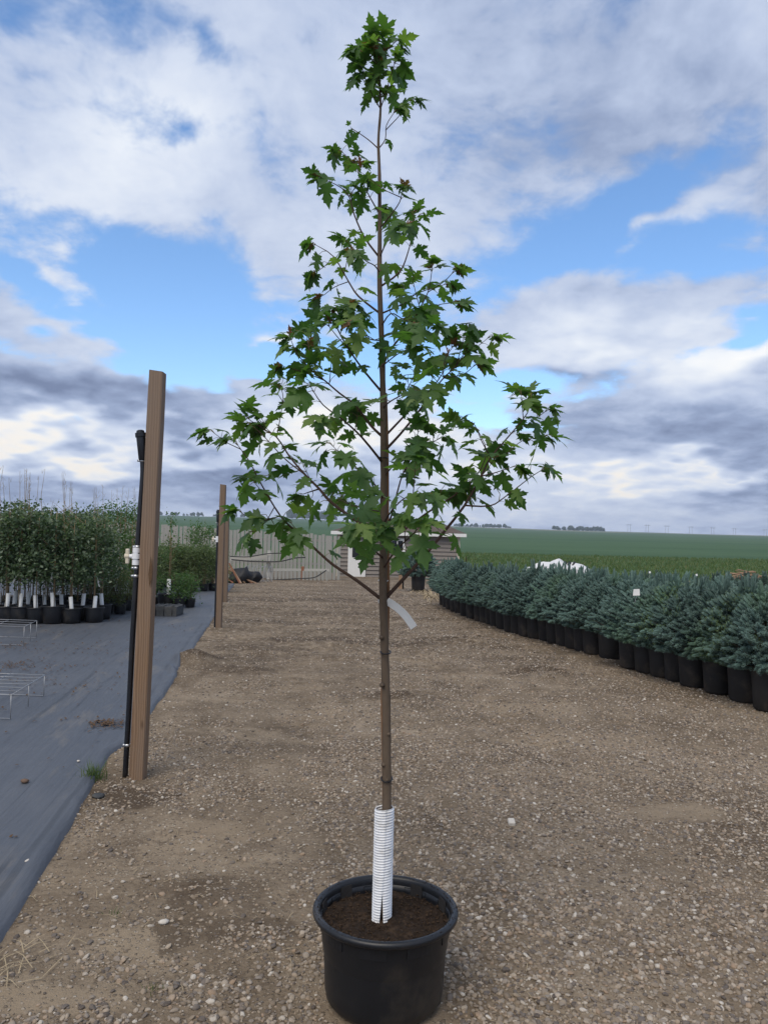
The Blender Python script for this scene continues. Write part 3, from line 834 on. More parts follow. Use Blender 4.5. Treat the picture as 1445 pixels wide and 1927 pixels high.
tree = thing('maple_tree', 'tall young maple sapling with lobed green leaves growing in the large black pot', 'tree', (POT.x, POT.y, SOIL_Z))
TL = Vector(tree.location)
TR = [(719, 1722, .0212), (722, 1650, .0182), (725, 1580, .0165), (728, 1500, .0158), (727.5, 1420, .0152), (727, 1330, .0148), (725, 1260, .0145), (723, 1190, .0145), (720.5, 1110, .0142), (721.5, 1030, .0132), (722, 940, .0125), (722, 850, .0118), (720.5, 740, .0108), (718, 640, .0098), (714.5, 540, .0088), (714.5, 430, .0073), (714, 330, .0058), (712, 265, .0048), (716, 205, .0042), (714, 150, .0032), (713, 118, .0022)]
tp = [T(a, b, .012 * math.sin(i * 1.3) if i > 4 else 0) for i, (a, b, r) in enumerate(TR)]
def densify(pts, rad, k=3):
    op = []; orr = []
    for i in range(len(pts) - 1):
        for j in range(k):
            t = j / k
            p0 = pts[max(i - 1, 0)]; p1 = pts[i]; p2 = pts[i + 1]; p3 = pts[min(i + 2, len(pts) - 1)]
            q = 0.5 * ((2 * p1) + (p2 - p0) * t + (2 * p0 - 5 * p1 + 4 * p2 - p3) * t * t + (3 * p1 - p0 - 3 * p2 + p3) * t ** 3)
            op.append(q); orr.append(rad[i] * (1 - t) + rad[i + 1] * t)
    op.append(pts[-1]); orr.append(rad[-1])
    return op, orr
mb = MB()
dp, dr = densify(tp, [r for _, _, r in TR], 4)
dr = [r * (1 + .05 * math.sin(i * 1.9) + .03 * random.uniform(-1, 1)) for i, r in enumerate(dr)]
mb.tube(dp, dr, 14)
for (a, b) in ((719, 1290), (731, 1382), (722, 1440), (718, 1200), (728, 1468), (724, 1560)):      # old branch scars
    c = T(a, b, -.012); mb.tube([c + Vector((0, .012, 0)), c, c + Vector((random.uniform(-.004, .004), -.007, .003))], [.010, .0075, .0035], 7)
part('trunk', mb, M['maple_bark'], tree, True)

BR = [  # traced branches: points, base radius, depth swing of the tip
    ([(712, 1138), (671, 1092), (627, 1063), (592, 1032), (557, 1000), (528, 971), (494, 915), (470, 869), (448, 838)], .0068, -.10),
    ([(728, 1139), (787, 1059), (831, 1006), (874, 951), (905, 896), (923, 861), (963, 814), (992, 777), (999, 746)], .0075, .06),
    ([(712, 1018), (668, 978), (622, 944), (601, 920), (574, 893), (545, 859), (521, 823), (494, 806), (470, 790)], .0072, .10),
    ([(724, 1026), (745, 1009), (805, 964), (858, 930), (897, 894), (915, 850), (900, 812)], .0052, .26),
    ([(725, 1019), (737, 969), (753, 906), (770, 867), (790, 838)], .0042, -.22),
    ([(716, 868), (681, 823), (644, 789), (608, 762), (585, 728)], .0050, -.20),
    ([(716, 823), (697, 800), (669, 763), (639, 740), (611, 716), (592, 702), (561, 668), (548, 640)], .0055, .14),
    ([(728, 856), (753, 817), (787, 775), (813, 738), (834, 712), (858, 688), (876, 660)], .0052, .02),
    ([(729, 818), (771, 772), (805, 738), (831, 705), (842, 672)], .0044, .24),
    ([(712, 736), (686, 699), (653, 652), (629, 605), (627, 585)], .0048, -.12),
    ([(723, 680), (736, 657), (759, 627), (782, 594), (805, 550), (812, 512)], .0048, -.08),
    ([(720, 592), (758, 572), (785, 552), (838, 535)], .0034, .2),
    ([(711, 591), (675, 558), (656, 530), (628, 483), (596, 462)], .0044, .08),
    ([(718, 541), (751, 513), (766, 480), (776, 439), (778, 405)], .0040, .14),
    ([(711, 497), (686, 447), (667, 405), (657, 370), (640, 352), (612, 338)], .0040, -.05),
    ([(714, 430), (735, 405), (752, 380), (757, 358)], .0030, -.1),
    ([(713, 402), (690, 360), (676, 330), (668, 302)], .0028, .1),
    ([(712, 283), (692, 262), (661, 241)], .0026, .03),
    ([(716, 283), (725, 262), (727, 236), (740, 214)], .0022, -.04),
    ([(714, 205), (700, 178), (689, 152), (680, 120)], .0024, .03),
    ([(718, 206), (724, 180), (733, 150), (742, 120)], .0022, -.06),
    ([(722, 930), (700, 905), (672, 882), (655, 860)], .0036, -.34),
    ([(722, 990), (738, 960), (765, 935), (800, 930)], .0036, -.36),
    ([(720, 1060), (700, 1030), (690, 1000), (672, 990)], .0040, -.42),
    ([(722, 1070), (745, 1035), (770, 1012), (795, 985)], .0040, -.40),
    ([(720, 960), (700, 960), (660, 950), (640, 940)], .0034, .38),
    ([(719, 700), (730, 680), (752, 664), (775, 655)], .0030, -.28),
    ([(721, 780), (735, 755), (760, 742), (780, 738)], .0032, -.3),
    ([(718, 650), (705, 640), (690, 635), (668, 612)], .0028, -.24),
    ([(715, 520), (705, 500), (690, 492), (672, 478)], .0026, -.2),
    ([(715, 475), (728, 455), (742, 448), (758, 430)], .0026, -.18),
    ([(715, 610), (735, 590), (757, 600), (780, 610)], .0028, -.22),
    ([(722, 885), (748, 868), (770, 850), (822, 828)], .0030, -.12)]
SUBS = [  # twigs that leave a branch: branch index, points
    (0, [(528, 974), (487, 980), (456, 966)], -.06), (0, [(511, 950), (500, 982), (480, 1000)], -.08),
    (1, [(923, 867), (952, 854), (981, 830), (1020, 822)], .05), (1, [(918, 861), (906, 830), (893, 800), (872, 788)], .04), (1, [(874, 952), (921, 952), (950, 935), (994, 901), (1018, 885)], .02),
    (1, [(963, 814), (990, 800), (1025, 775)], .10), (1, [(905, 896), (930, 890), (960, 880)], -.05),
    (2, [(569, 890), (545, 871), (523, 850), (492, 816), (472, 800)], .02), (2, [(521, 823), (528, 784), (533, 748), (528, 728)], .1), (2, [(601, 920), (585, 925), (570, 930)], .05),
    (6, [(592, 702), (585, 675), (580, 645)], .12), (6, [(611, 716), (570, 700), (535, 690)], .1),
    (7, [(834, 712), (870, 705), (890, 690)], 0), (7, [(834, 712), (836, 680), (850, 655)], .02), (10, [(782, 594), (820, 575), (850, 570)], -.05), (10, [(805, 550), (835, 530), (850, 515)], -.05),
    (12, [(628, 483), (612, 500), (598, 510)], .06), (12, [(656, 530), (630, 540), (610, 555)], .05), (14, [(659, 374), (672, 345), (677, 318)], -.04), (9, [(629, 605), (640, 590), (660, 575)], -.1), (9, [(653, 652), (640, 640), (620, 615)], -.1), (5, [(644, 789), (630, 800), (615, 790)], -.15)]
LEAF = []           # (branch index, point, petiole direction, size, young)
def grow(points, r0, r1=.0012):
    n = len(points)
    return densify(points, [r0 + (r1 - r0) * (i / (n - 1)) ** .8 for i in range(n)], 3)
def put_leaves(bi, pts, t0, gap, size, tipyoung=True, clump=1.0):
    L = 0; acc = 0; tot = sum((pts[i + 1] - pts[i]).length for i in range(len(pts) - 1))
    nxt = tot * t0; k = random.randint(0, 3)
    for i in range(len(pts) - 1):
        seg = pts[i + 1] - pts[i]; l = seg.length
        while nxt <= L + l and nxt <= tot:
            p = pts[i] + seg * ((nxt - L) / max(l, 1e-6)); d = seg.normalized()
            side = d.cross(Vector((0, 0, 1)))
            if side.length < .1: side = Vector((1, 0, 0))
            side.normalize(); up = side.cross(d)
            a = k * math.pi / 2 + random.uniform(-.4, .4); k += 1
            for sg in (1, -1):
                if random.random() < .14: continue
                lat = (side * math.cos(a) + up * math.sin(a)) * sg
                pd = (d * random.uniform(.15, .7) + lat + Vector((0, 0, .25))).normalized()
                LEAF.append((bi, p, pd, size * random.uniform(.62, 1.22), False))
            nxt += gap * random.uniform(.65, 1.3) * (1.25 - .75 * min(1, nxt / tot))
        L += l
    d = (pts[-1] - pts[-2]).normalized()
    for q in range(4):
        pd = (d + Vector((random.uniform(-.7, .7), random.uniform(-.7, .7), random.uniform(-.2, .5)))).normalized()
        LEAF.append((bi, pts[-1], pd, size * random.uniform(.55, .95), False))
    if tipyoung:
        for q in range(2):
            pd = (d + Vector((random.uniform(-.5, .5), random.uniform(-.5, .5), .5))).normalized()
            LEAF.append((bi, pts[-1], pd, size * random.uniform(.4, .55), True))
branches = []
BPTS = []
for bi, (pp, r0, dyt) in enumerate(BR):
    n = len(pp)
    pts = [T(a, b, dyt * (i / (n - 1)) ** 1.1) for i, (a, b) in enumerate(pp)]
    # root the branch in the trunk
    d0 = min(range(len(dp)), key=lambda q: (dp[q] - pts[0]).length)
    pts[0] = dp[d0].copy()
    q, rad = grow(pts, r0)
    mb = MB(); mb.tube(q, rad, 8)
    tiph = pp[-1][1]
    size = .085 if tiph > 600 else (.074 if tiph > 320 else .068)
    young = tiph < 700
    if bi == 17: put_leaves(bi, q[-3:], 1.0, .06, .03, False)
    else: put_leaves(bi, q, .34 if len(q) > 12 else .28, .105, size, young)
    # short side shoots
    tot = len(q)
    for s_ in range(int(tot * (.15 if bi < 11 else .10))):
        if bi == 17: break
        i0 = random.randint(int(tot * .35), tot - 2)
        d = (q[i0 + 1] - q[i0]).normalized()
        sd_ = (d * .7 + Vector((random.uniform(-1, 1), random.uniform(-1, 1), random.uniform(-.1, .8))).normalized()).normalized()
        ln = random.uniform(.05, .12)
        tw = [q[i0], q[i0] + sd_ * ln * .5, q[i0] + (sd_ * ln + Vector((0, 0, .012)))]
        mb.tube(tw, [.0018, .0014, .0010], 5)
        put_leaves(bi, tw, .75, .05, size * .9, False)
    for (b2, sp, sdy) in SUBS:
        if b2 != bi: continue
        a, b = sp[0]
        j0 = min(range(len(q)), key=lambda w: (P(a, b, q[w].y) - q[w]).length)
        base = q[j0]
        sp3 = [base] + [P(a, b, base.y + sdy * (k + 1) / len(sp)) for k, (a, b) in enumerate(sp[1:])]
        qq, rr_ = grow(sp3, max(rad[j0] * .75, .0016))
        mb.tube(qq, rr_, 6)
        put_leaves(bi, qq, .40, .085, size, young)
    bo = part('branch', mb, M['twig_bark'], tree, True)
    branches.append(bo)
# crown tip around the leader
TIP = len(BR)
mb = MB(); tipp = [T(716, 205), T(714.5, 170, .01), T(713, 132, 0), T(713, 115, 0), T(714, 108)]
q, rad = grow(tipp, .0030)
mb.tube(q, rad, 6)
put_leaves(TIP, q, .30, .030, .080, True)
for s_ in range(7):
    i0 = random.randint(5, len(q) - 2)
    sd_ = Vector((random.uniform(-1, 1), random.uniform(-1, 1), random.uniform(.1, .8))).normalized()
    tw = [q[i0], q[i0] + sd_ * .035, q[i0] + sd_ * .07]
    mb.tube(tw, [.0018, .0014, .001], 5); put_leaves(TIP, tw, .8, .05, .074, s_ < 2)
branches.append(part('branch', mb, M['twig_bark'], tree, True))
# leaf placement
def leaf_matrix(p, pd, size):
    h = Vector((pd.x, pd.y, pd.z * .55 - .05)).normalized()
    y = h
    upv = (Vector((0, 0, 1)) + Vector((random.gauss(0, .42), random.gauss(0, .42), 0))).normalized()
    x = y.cross(upv)
    if x.length < .05: x = Vector((1, 0, 0))
    x.normalize(); z = x.cross(y)
    mm = Matrix((x, y, z)).transposed().to_4x4()
    return Matrix.Translation(p) @ mm @ Matrix.Diagonal((size, size, size, 1))
LEAF = [l for l in LEAF if not (l[0] == 17)] + [l for l in LEAF if l[0] == 17][:2]
order = sorted(range(len(LEAF)), key=lambda i: -LEAF[i][3] / max(LEAF[i][1].y, 1))
rest = MB()
for rank, i in enumerate(order):
    bi, p, pd, size, yg = LEAF[i]
    me = random.choice(YOUNG if yg else LEAVES)
    mx = leaf_matrix(p - TL, pd, size)
    if rank < 298:
        o = link('leaf', me, branches[bi]); o.matrix_local = mx
    else:
        vs = [mx @ v.co for v in me.vertices]
        off = len(rest.v); rest.v.extend([tuple(v) for v in vs])
        yo = 2 if yg else 0
        for f in me.polygons:
            rest.f.append(tuple(q + off for q in f.vertices)); rest.m.append(1 if f.material_index == 1 else yo)
if rest.v:
    o = link('foliage', rest.mesh('foliage', [M['leaf'], M['petiole'], M['leaf_young']], True), tree); o['kind'] = 'stuff'
NLEAF = len(LEAF)

# stake, ties, tag and trunk guard
stake = thing('wooden_stake', 'thin reddish wooden stake tied along the maple trunk', 'stake', (T(722, 1700, .02).x, Y0 + .02, SOIL_Z))
mb = MB()
sp = [T(724, 1700, .024), T(723.5, 1500, .022), T(722.5, 1400, .020), T(721.0, 1300, .018), T(727, 1200, .018), T(729, 1130, .017), T(728, 1000, .017), T(727, 850, .016), T(724, 740, .014)]
q, rad = densify(sp, [.0085] * 9, 3)
mb.tube(q, rad, 6); part('shaft', mb, M['stake'], stake, True)
for (a, b, w) in ((725.5, 1227, .0205), (727.5, 1465, .0225), (722, 861, .0165), (721, 1092, .0195)):
    mb = MB(); c = T(a, b, .008)
    lo = 14; ring = [c + Vector((math.cos(t * 6.2832 / lo) * w * .86, math.sin(t * 6.2832 / lo) * (w + .008), .003 * math.sin(t * 6.2832 / lo))) for t in range(lo + 1)]
    mb.tube(ring, .0026 if b != 1092 else .0012, 6, 0, False)
    part('tie', mb, M['tie'] if b != 1092 else M['tagwhite'], stake, True)
tg = thing('plant_tag', 'white plastic strip tag looped around the maple trunk with its tail hanging out', 'tag', T(720, 1129))
mb = MB()
prof = []
c = T(720.5, 1129)
n = 20; w = .0165
vs = []; fs = []
for k in range(n):
    a_ = 2 * math.pi * k / n
    for z in (-.0105, .0105): vs.append(c + Vector((math.cos(a_) * w, math.sin(a_) * w, z)))
for k in range(n):
    k2 = (k + 1) % n; fs.append((2 * k, 2 * k2, 2 * k2 + 1, 2 * k + 1))
mb.add(vs, fs); o = part('band', mb, M['tagwhite'], tg, True)
sol = o.modifiers.new('thickness', 'SOLIDIFY'); sol.thickness = .0008
mb = MB(); vs = []; fs = []
tail = [(728, 1131, -.016), (738, 1137, -.022), (748, 1144, -.03), (757, 1152, -.036), (765, 1161, -.042), (772, 1171, -.046), (779, 1181, -.05)]
for i, (a, b, d) in enumerate(tail):
    a2, b2, _ = tail[min(i + 1, 6)]; a1, b1, _ = tail[max(i - 1, 0)]
    tx, ty = a2 - a1, b2 - b1; l = math.hypot(tx, ty); nxp, nyp = -ty / l, tx / l
    hw = 7
    vs += [T(a + nxp * hw, b + nyp * hw, d + .012), T(a - nxp * hw, b - nyp * hw, d - .004)]
for i in range(6): fs.append((2 * i, 2 * i + 1, 2 * i + 3, 2 * i + 2))
mb.add(vs, fs); o = part('tail', mb, M['tagwhite'], tg, False)
sol = o.modifiers.new('thickness', 'SOLIDIFY'); sol.thickness = .0008

guard = thing('trunk_guard', 'white ribbed spiral plastic trunk guard with a split front around the maple base', 'trunk guard', (POT.x, POT.y, SOIL_Z))
gb, gt = T(718.5, 1722, 0), T(723.5, 1520, 0)
gb.z = SOIL_Z + .004
nt, nk = 352, 44
V = []; Fc = []
for i in range(nt + 1):
    t = i / nt
    c = gb.lerp(gt, t)
    gap = .42 - t * 1.6 if t < .45 else -.30
    a0 = R(-86) - (1 - t) * .12 + gap / 2
    span = 2 * math.pi - gap
    phase = t * 42 * 2 * math.pi
    for k in range(nk + 1):
        a = a0 + span * k / nk
        r = .0315 + .0016 * (k / nk) + .0026 * math.sin(phase) 
        V.append((c.x + r * math.cos(a) - POT.x, c.y + r * math.sin(a) - POT.y, c.z - SOIL_Z + .003 * math.sin(a * 1.0 + 2)))
for i in range(nt):
    for k in range(nk):
        Fc.append((i * (nk + 1) + k, i * (nk + 1) + k + 1, (i + 1) * (nk + 1) + k + 1, (i + 1) * (nk + 1) + k))
o = link('sleeve', npmesh('sleeve', V, Fc, M['guard'], True), guard)
sol = o.modifiers.new('thickness', 'SOLIDIFY'); sol.thickness = .001; sol.offset = -1

# ------------------------------------------------------------------ water risers on posts
def post(name, base, top, wx, wy, label, mat, group=None):
    b = G(*base); t_ = P(top[0], top[1], b.y + .02)
    o = thing(name, label, 'post', b, 0, group)
    mb = MB()
    ax = (t_ - b); L = ax.length; ax.normalize()
    x = Vector((1, 0, 0)); x = (x - ax * x.dot(ax)).normalized(); y = ax.cross(x)
    ch = .006
    prof = [(-wx / 2 + ch, -wy / 2), (wx / 2 - ch, -wy / 2), (wx / 2, -wy / 2 + ch), (wx / 2, wy / 2 - ch), (wx / 2 - ch, wy / 2), (-wx / 2 + ch, wy / 2), (-wx / 2, wy / 2 - ch), (-wx / 2, -wy / 2 + ch)]
    vs = []; nseg = 14
    for i in range(nseg + 1):
        c = b + ax * (L * i / nseg - (.06 if i == 0 else 0)); s = 1 + .012 * math.sin(i * 1.7)
        if i == nseg: s *= .985
        for (u, v) in prof: vs.append(c + x * u * s + y * v * s + (ax * (-.010 * (u / wx)) if i == nseg else Vector()))
    fs = []
    for i in range(nseg):
        for k in range(8):
            k2 = (k + 1) % 8; fs.append((i * 8 + k, i * 8 + k2, (i + 1) * 8 + k2, (i + 1) * 8 + k))
    fs.append(tuple(range(nseg * 8, nseg * 8 + 8)))
    mb.add(vs, fs)
    part('timber', mb, mat, o, False)
    return o, b
p1, pb1 = post('wooden_post', (260, 1463), (297.5, 700), .092, .092, 'tall brown square wooden post leaning beside the fabric edge', M['post'])
# dark split knot in the near post
mb = MB(); kc = P(284, 1075, pb1.y - .043)
vs = [kc + Vector((0, 0, .10)), kc + Vector((.014, -.0012, .01)), kc + Vector((.010, -.0012, -.06)), kc + Vector((-.004, -.0012, -.10)), kc + Vector((-.012, -.0012, -.02))]
mb.add([v + Vector((0, -.006, 0)) for v in vs] , [(0, 4, 3, 2, 1)])
part('knot', mb, M['litter'], p1)
p2, pb2 = post('wooden_post', (412, 1182), (420.5, 912), .090, .090, 'grey brown wooden post with pipe in front of the shorter post', M['post_far'])
p3, pb3 = post('wooden_post', (424.5, 1133), (427.5, 972), .090, .090, 'shorter wooden post standing behind the other posts toward the fence', M['post_far'])

def riser(label, b, Yd, pipe, rp, valve, grip, clamps, rs, group=None):
    o = thing('water_riser', label, 'water pipe', b)
    mb = MB(); q, rad = densify([P(x, y, Yd) for x, y in pipe], [rp] * len(pipe), 4)
    q[0] = q[0] + Vector((0, 0, -.03)); mb.tube(q, rad, 12); part('pipe', mb, M['pipe'], o, True)
    vt, vb = P(valve[0], valve[1], Yd), P(valve[2], valve[3], Yd); ax = vt - vb
    mb = MB()
    rv = rp * 1.28
    for t0, t1, r_ in ((0, .30, rv * 1.12), (.30, .36, rv * .96), (.36, .66, rv * 1.3), (.66, .72, rv * .96), (.72, 1.0, rv * 1.12)):
        mb.tube([vb + ax * t0, vb + ax * t1], r_, 14)
    vo = part('valve_body', mb, M['pvc'], o, True); mo = vo.modifiers.new('edge', 'EDGE_SPLIT'); mo.split_angle = R(40)
    mb = MB(); c = vb + ax * .5; L = ax.length
    mb.tube([c, c + Vector((-rv * 2.3, 0, 0))], rv * .62, 10, 0)
    part('valve_stem', mb, M['pvc'], o, True)
    mb = MB(); h = c + Vector((-rv * 2.55, 0, 0))
    for s_ in (-1, 1):
        mb.box(h + Vector((0, 0, s_ * L * .22)), (rv * 1.0, rv * 1.2, L * .44), None, 0, 1.0)
    mb.tube([h + Vector((rv * .6, 0, 0)), h + Vector((-rv * .8, 0, 0))], rv * .85, 10)
    hd = part('valve_handle', mb, M['cream'], o); bv = hd.modifiers.new('bevel', 'BEVEL'); bv.width = rv * .25; bv.segments = 2
    for (x, y) in clamps:
        c = P(x, y, Yd); mb = MB()
        mb.tube([c + Vector((0, 0, -.009)), c + Vector((0, 0, .009))], rp * 1.16, 14)
        mb.box(c + Vector((-rp * 1.2, -.004, 0)), (.018, .014, .014))
        part('hose_clamp', mb, M['steel'], o, True)
    (x0, y0), (x1, y1), rg = grip
    mb = MB(); a, b2 = P(x0, y0, Yd), P(x1, y1, Yd); d = b2 - a
    mb.tube([a, a + d * .06, a + d * .72, a + d * .76, a + d * .77, a + d * .9, a + d * .91, a + d * .97, a + d], [rg * .6, rg * .86, rg * 1.0, rg * .98, rg * 1.2, rg * 1.2, rg * .9, rg * .85, rg * .5], 16)
    gp = part('top_fitting', mb, M['pipe'], o, True); mo = gp.modifiers.new('edge', 'EDGE_SPLIT'); mo.split_angle = R(40)
    return o
Y1 = pb1.y
riser('black water pipe with white valve strapped to the tall near post', G(236, 1459), Y1 - .0, [(236, 1460), (239, 1408), (244, 1320), (250, 1200), (256, 1100), (259, 1060), (261, 1010), (266, 940), (269.5, 890), (268.5, 860)], .0175, (258, 1031, 256.5, 1063), ((269, 868), (264.5, 809), .029), ((268.5, 867), (259.5, 1029), (257, 1069), (256.5, 1084), (240.5, 1402)), .02)
riser('black water pipe with small white valve on the post in front of the shorter post', G(405, 1182), pb2.y, [(405, 1182), (406, 1150), (408, 1080), (409.5, 1020), (410.5, 985)], .020, (409.7, 1009, 409.2, 1020), ((410.5, 986), (411, 959), .027), ((410.5, 984),), .02)
riser('black water pipe on the shorter post toward the fence', G(420.5, 1131), pb3.y, [(420.5, 1132), (421, 1100), (422, 1062), (422.3, 1040)], .018, (422, 1036, 421.8, 1044), ((422.3, 1040), (422.5, 1020), .022), ((421.2, 1092),), .02)

# ------------------------------------------------------------------ potted spruces
def nmat(v):
    n = np.linalg.norm(v, axis=-1, keepdims=True); return v / np.maximum(n, 1e-9)
def shoots_mesh(name, S, D, L, Rd, nn, mats, seed):
    """fat needle-covered shoots: start points S, directions D, lengths L, brush radius Rd"""
    g = np.random.default_rng(seed)
    n = len(S)
    ref = np.where(np.abs(D[:, 2:3]) < .9, np.array([[0, 0, 1.]]), np.array([[1., 0, 0]]))
    X = nmat(np.cross(D, ref)); Yv = np.cross(D, X)
    Vs = []; Fs = []; Mi = []; off = 0
    # core
    k = 5
    prof = [(0, .35), (.35, .66), (.85, .60), (1.08, .12)]
    ang = np.arange(k) * 2 * np.pi / k
    for (t, r) in prof:
        c = S + D * (L * t)[:, None]
        ring = c[:, None, :] + (X[:, None, :] * np.cos(ang)[None, :, None] + Yv[:, None, :] * np.sin(ang)[None, :, None]) * (Rd * r)[:, None, None]
        Vs.append(ring)
    core = np.stack(Vs, 1)                                   # n,4,k,3
    V = [core.reshape(-1, 3)]
    idx = np.arange(n * 4 * k).reshape(n, 4, k)
    for i in range(3):
        a = idx[:, i, :]; b = idx[:, i + 1, :]; a2 = np.roll(a, -1, 1); b2 = np.roll(b, -1, 1)
        Fs.append(np.stack([a, a2, b2], -1).reshape(-1, 3)); Fs.append(np.stack([a, b2, b], -1).reshape(-1, 3))
    nf = sum(len(f) for f in Fs); Mi.append(np.full(nf, 1))
    off = n * 4 * k
    # needles
    t = (np.arange(nn) + g.random((n, nn))) / nn
    a = g.random((n, nn)) * 2 * np.pi
    rad = X[:, None, :] * np.cos(a)[..., None] + Yv[:, None, :] * np.sin(a)[..., None]
    fw = .45 + 1.3 * np.clip((t - .75) / .25, 0, 1)
    nd = nmat(rad + D[:, None, :] * fw[..., None] + np.array([0, 0, .15]))
    base = S[:, None, :] + D[:, None, :] * (L[:, None] * t)[..., None] + rad * (Rd * .42)[:, None, None]
    tan = nmat(np.cross(nd, rad + np.array([.01, .02, .03])))
    ln = (Rd[:, None] * g.uniform(.55, .85, (n, nn)))[..., None]
    w = .0024
    tri = np.stack([base - tan * w, base + tan * w, base + nd * ln], 2)
    V.append(tri.reshape(-1, 3))
    fi = off + np.arange(n * nn * 3).reshape(-1, 3)
    Fs.append(fi); Mi.append(np.zeros(len(fi), int))
    return npmesh(name, np.concatenate(V), np.concatenate(Fs), mats, False, np.concatenate(Mi))

def spruce_mesh(name, seed, mats, h=.82, r=.47, n_sh=270, cone=False):
    g = np.random.default_rng(seed)
    S = []; D = []; L = []
    mb = MB()
    mb.tube([(0, 0, -.06), (0, 0, h * .5), (.01, 0, h * .86)], [.016, .011, .005], 6)
    for i in range(n_sh):
        s = (i + g.random()) / n_sh
        s = s ** 1.15
        a = i * 2.39996 + g.normal(0, .25)
        if cone: rr = r * (1 - s) ** .9 + .03
        else: rr = r * math.sqrt(max(1 - s ** 2.1, .02)) * (.80 + .20 * min(1, s / .2))
        rr *= 1 + .20 * math.sin(a * 3 + seed) * math.sin(s * 9 + seed) + g.normal(0, .06)
        tipz = h * (.03 + .93 * s)
        dirn = Vector((math.cos(a), math.sin(a), -.10 + 1.25 * s ** 1.3 + g.normal(0, .14))).normalized()
        tip = Vector((rr * math.cos(a), rr * math.sin(a), tipz))
        root = Vector((0, 0, max(.0, tipz - rr * (.25 + .5 * s))))
        if i % 3 == 0: mb.tube([root, root.lerp(tip, .6) + Vector((0, 0, -.01)), tip], [.006, .004, .002], 4, 0, False)
        side = dirn.cross(Vector((0, 0, 1))).normalized() if abs(dirn.z) < .98 else Vector((1, 0, 0))
        back = tip - dirn * .07
        ln = g.uniform(.055, .090)
        S.append(back); D.append(dirn); L.append(ln)
        for sg in (-1, 1):
            for q in (0, 1):
                d2 = (dirn * (.85 if q == 0 else .6) + side * sg * g.uniform(.5, .95) + Vector((0, 0, g.uniform(-.1, .35)))).normalized()
                S.append(back - dirn * (.035 + .05 * q)); D.append(d2); L.append(ln * g.uniform(.6, .95))
        if i % 2 == 0:
            S.append(back - dirn * .10); D.append((dirn + Vector((0, 0, .9))).normalized()); L.append(ln * .8)
            S.append(tip * .62 + Vector((0, 0, tipz * .30))); D.append(dirn); L.append(ln * 1.3)
    for q in range(7):
        a = g.random() * 6.28
        S.append(Vector((.07 * math.cos(a), .07 * math.sin(a), h * g.uniform(.86, .95)))); D.append(Vector((.25 * math.cos(a), .25 * math.sin(a), 1)).normalized()); L.append(g.uniform(.09, .16))
    S = np.array([tuple(v) for v in S]); D = np.array([tuple(v) for v in D]); L = np.array(L)
    Rd = np.random.default_rng(seed + 5).uniform(.021, .028, len(L))
    return shoots_mesh(name, S, D, L, Rd, 40, mats, seed), mb.mesh(name + '_stem', M['spruce_stem'], True)
SPR = [spruce_mesh('spruce_foliage', 100 + i, [M['needle'], M['core']], h=.70 + .05 * (i % 3), r=.44 + .03 * (i % 2)) for i in range(4)]
SPRG = spruce_mesh('spruce_foliage', 140, [M['needle_g'], M['core']], h=.68, r=.46)
SPRD = [spruce_mesh('conifer_foliage', 150 + i, [M['needle_d'], M['core']], h=.75, r=.34, n_sh=110, cone=True) for i in range(2)]
def pot_simple(name, r0, r1, h, mat, n=28, soil=True):
    mb = MB()
    mb.lathe([(0, .004), (r0 * .9, .004), (r0, .018), (r0 + (r1 - r0) * .5, h * .5), (r1, h * .90), (r1 * 1.0, h * .92), (r1 * 1.06, h * .925), (r1 * 1.07, h * .955), (r1 * 1.06, h * .99), (r1 * 1.03, h), (r1 * .97, h * .99), (r1 * .95, h * .9), (r1 * .93, h * .86)], n, (0, 0, 0), 0, .012)
    o = len(mb.v); mb.lathe([(r1 * .94, h * .88), (0.001, h * .9)], n, (0, 0, 0), 1)
    return mb.mesh(name, [mat, M['soil']], True)
POTS = [pot_simple('pot', .138, .163, .40, M['plastic_old']), pot_simple('pot', .150, .168, .40, M['plastic_old']), pot_simple('pot', .178, .200, .39, M['plastic_old']), pot_simple('pot', .125, .150, .40, M['plastic_old'])]
def potted(name, label, cat, loc, group, potme, potname, fol, scale=1.0, rz=None, ph=.36, fname='foliage', fs=1.0):
    o = thing(name, label, cat, loc, random.uniform(0, 6.28) if rz is None else rz, group)
    o.scale = (scale,) * 3
    link('pot', potme, o)
    st = link('stem', fol[1], o, (0, 0, ph)); link(fname, fol[0], o, (0, 0, ph)).scale = (fs, fs, fs * 1.04)
    return o
front = [(1462, 1342, 0), (1416, 1324, 1), (1361, 1308, 0), (1314, 1295, 0), (1283, 1284, 3), (1254, 1276, 0), (1224, 1267, 0), (1195, 1259, 0), (1157, 1240, 2), (1122, 1232, 0), (1103, 1226, 0), (1085, 1221, 0), (1067, 1216, 0), (1049, 1211, 0),
         (1031, 1206, 3), (1012, 1202, 0), (994, 1198, 1), (979, 1194, 0), (965, 1190, 0), (950, 1184, 0), (938, 1179, 0), (928, 1175, 0), (917, 1172, 0), (906, 1169, 0), (891, 1164, 1), (879, 1159, 0), (868, 1155, 0), (859, 1150, 0), (850, 1146, 0), (843, 1142, 0), (837, 1138, 0)]
fpos = []
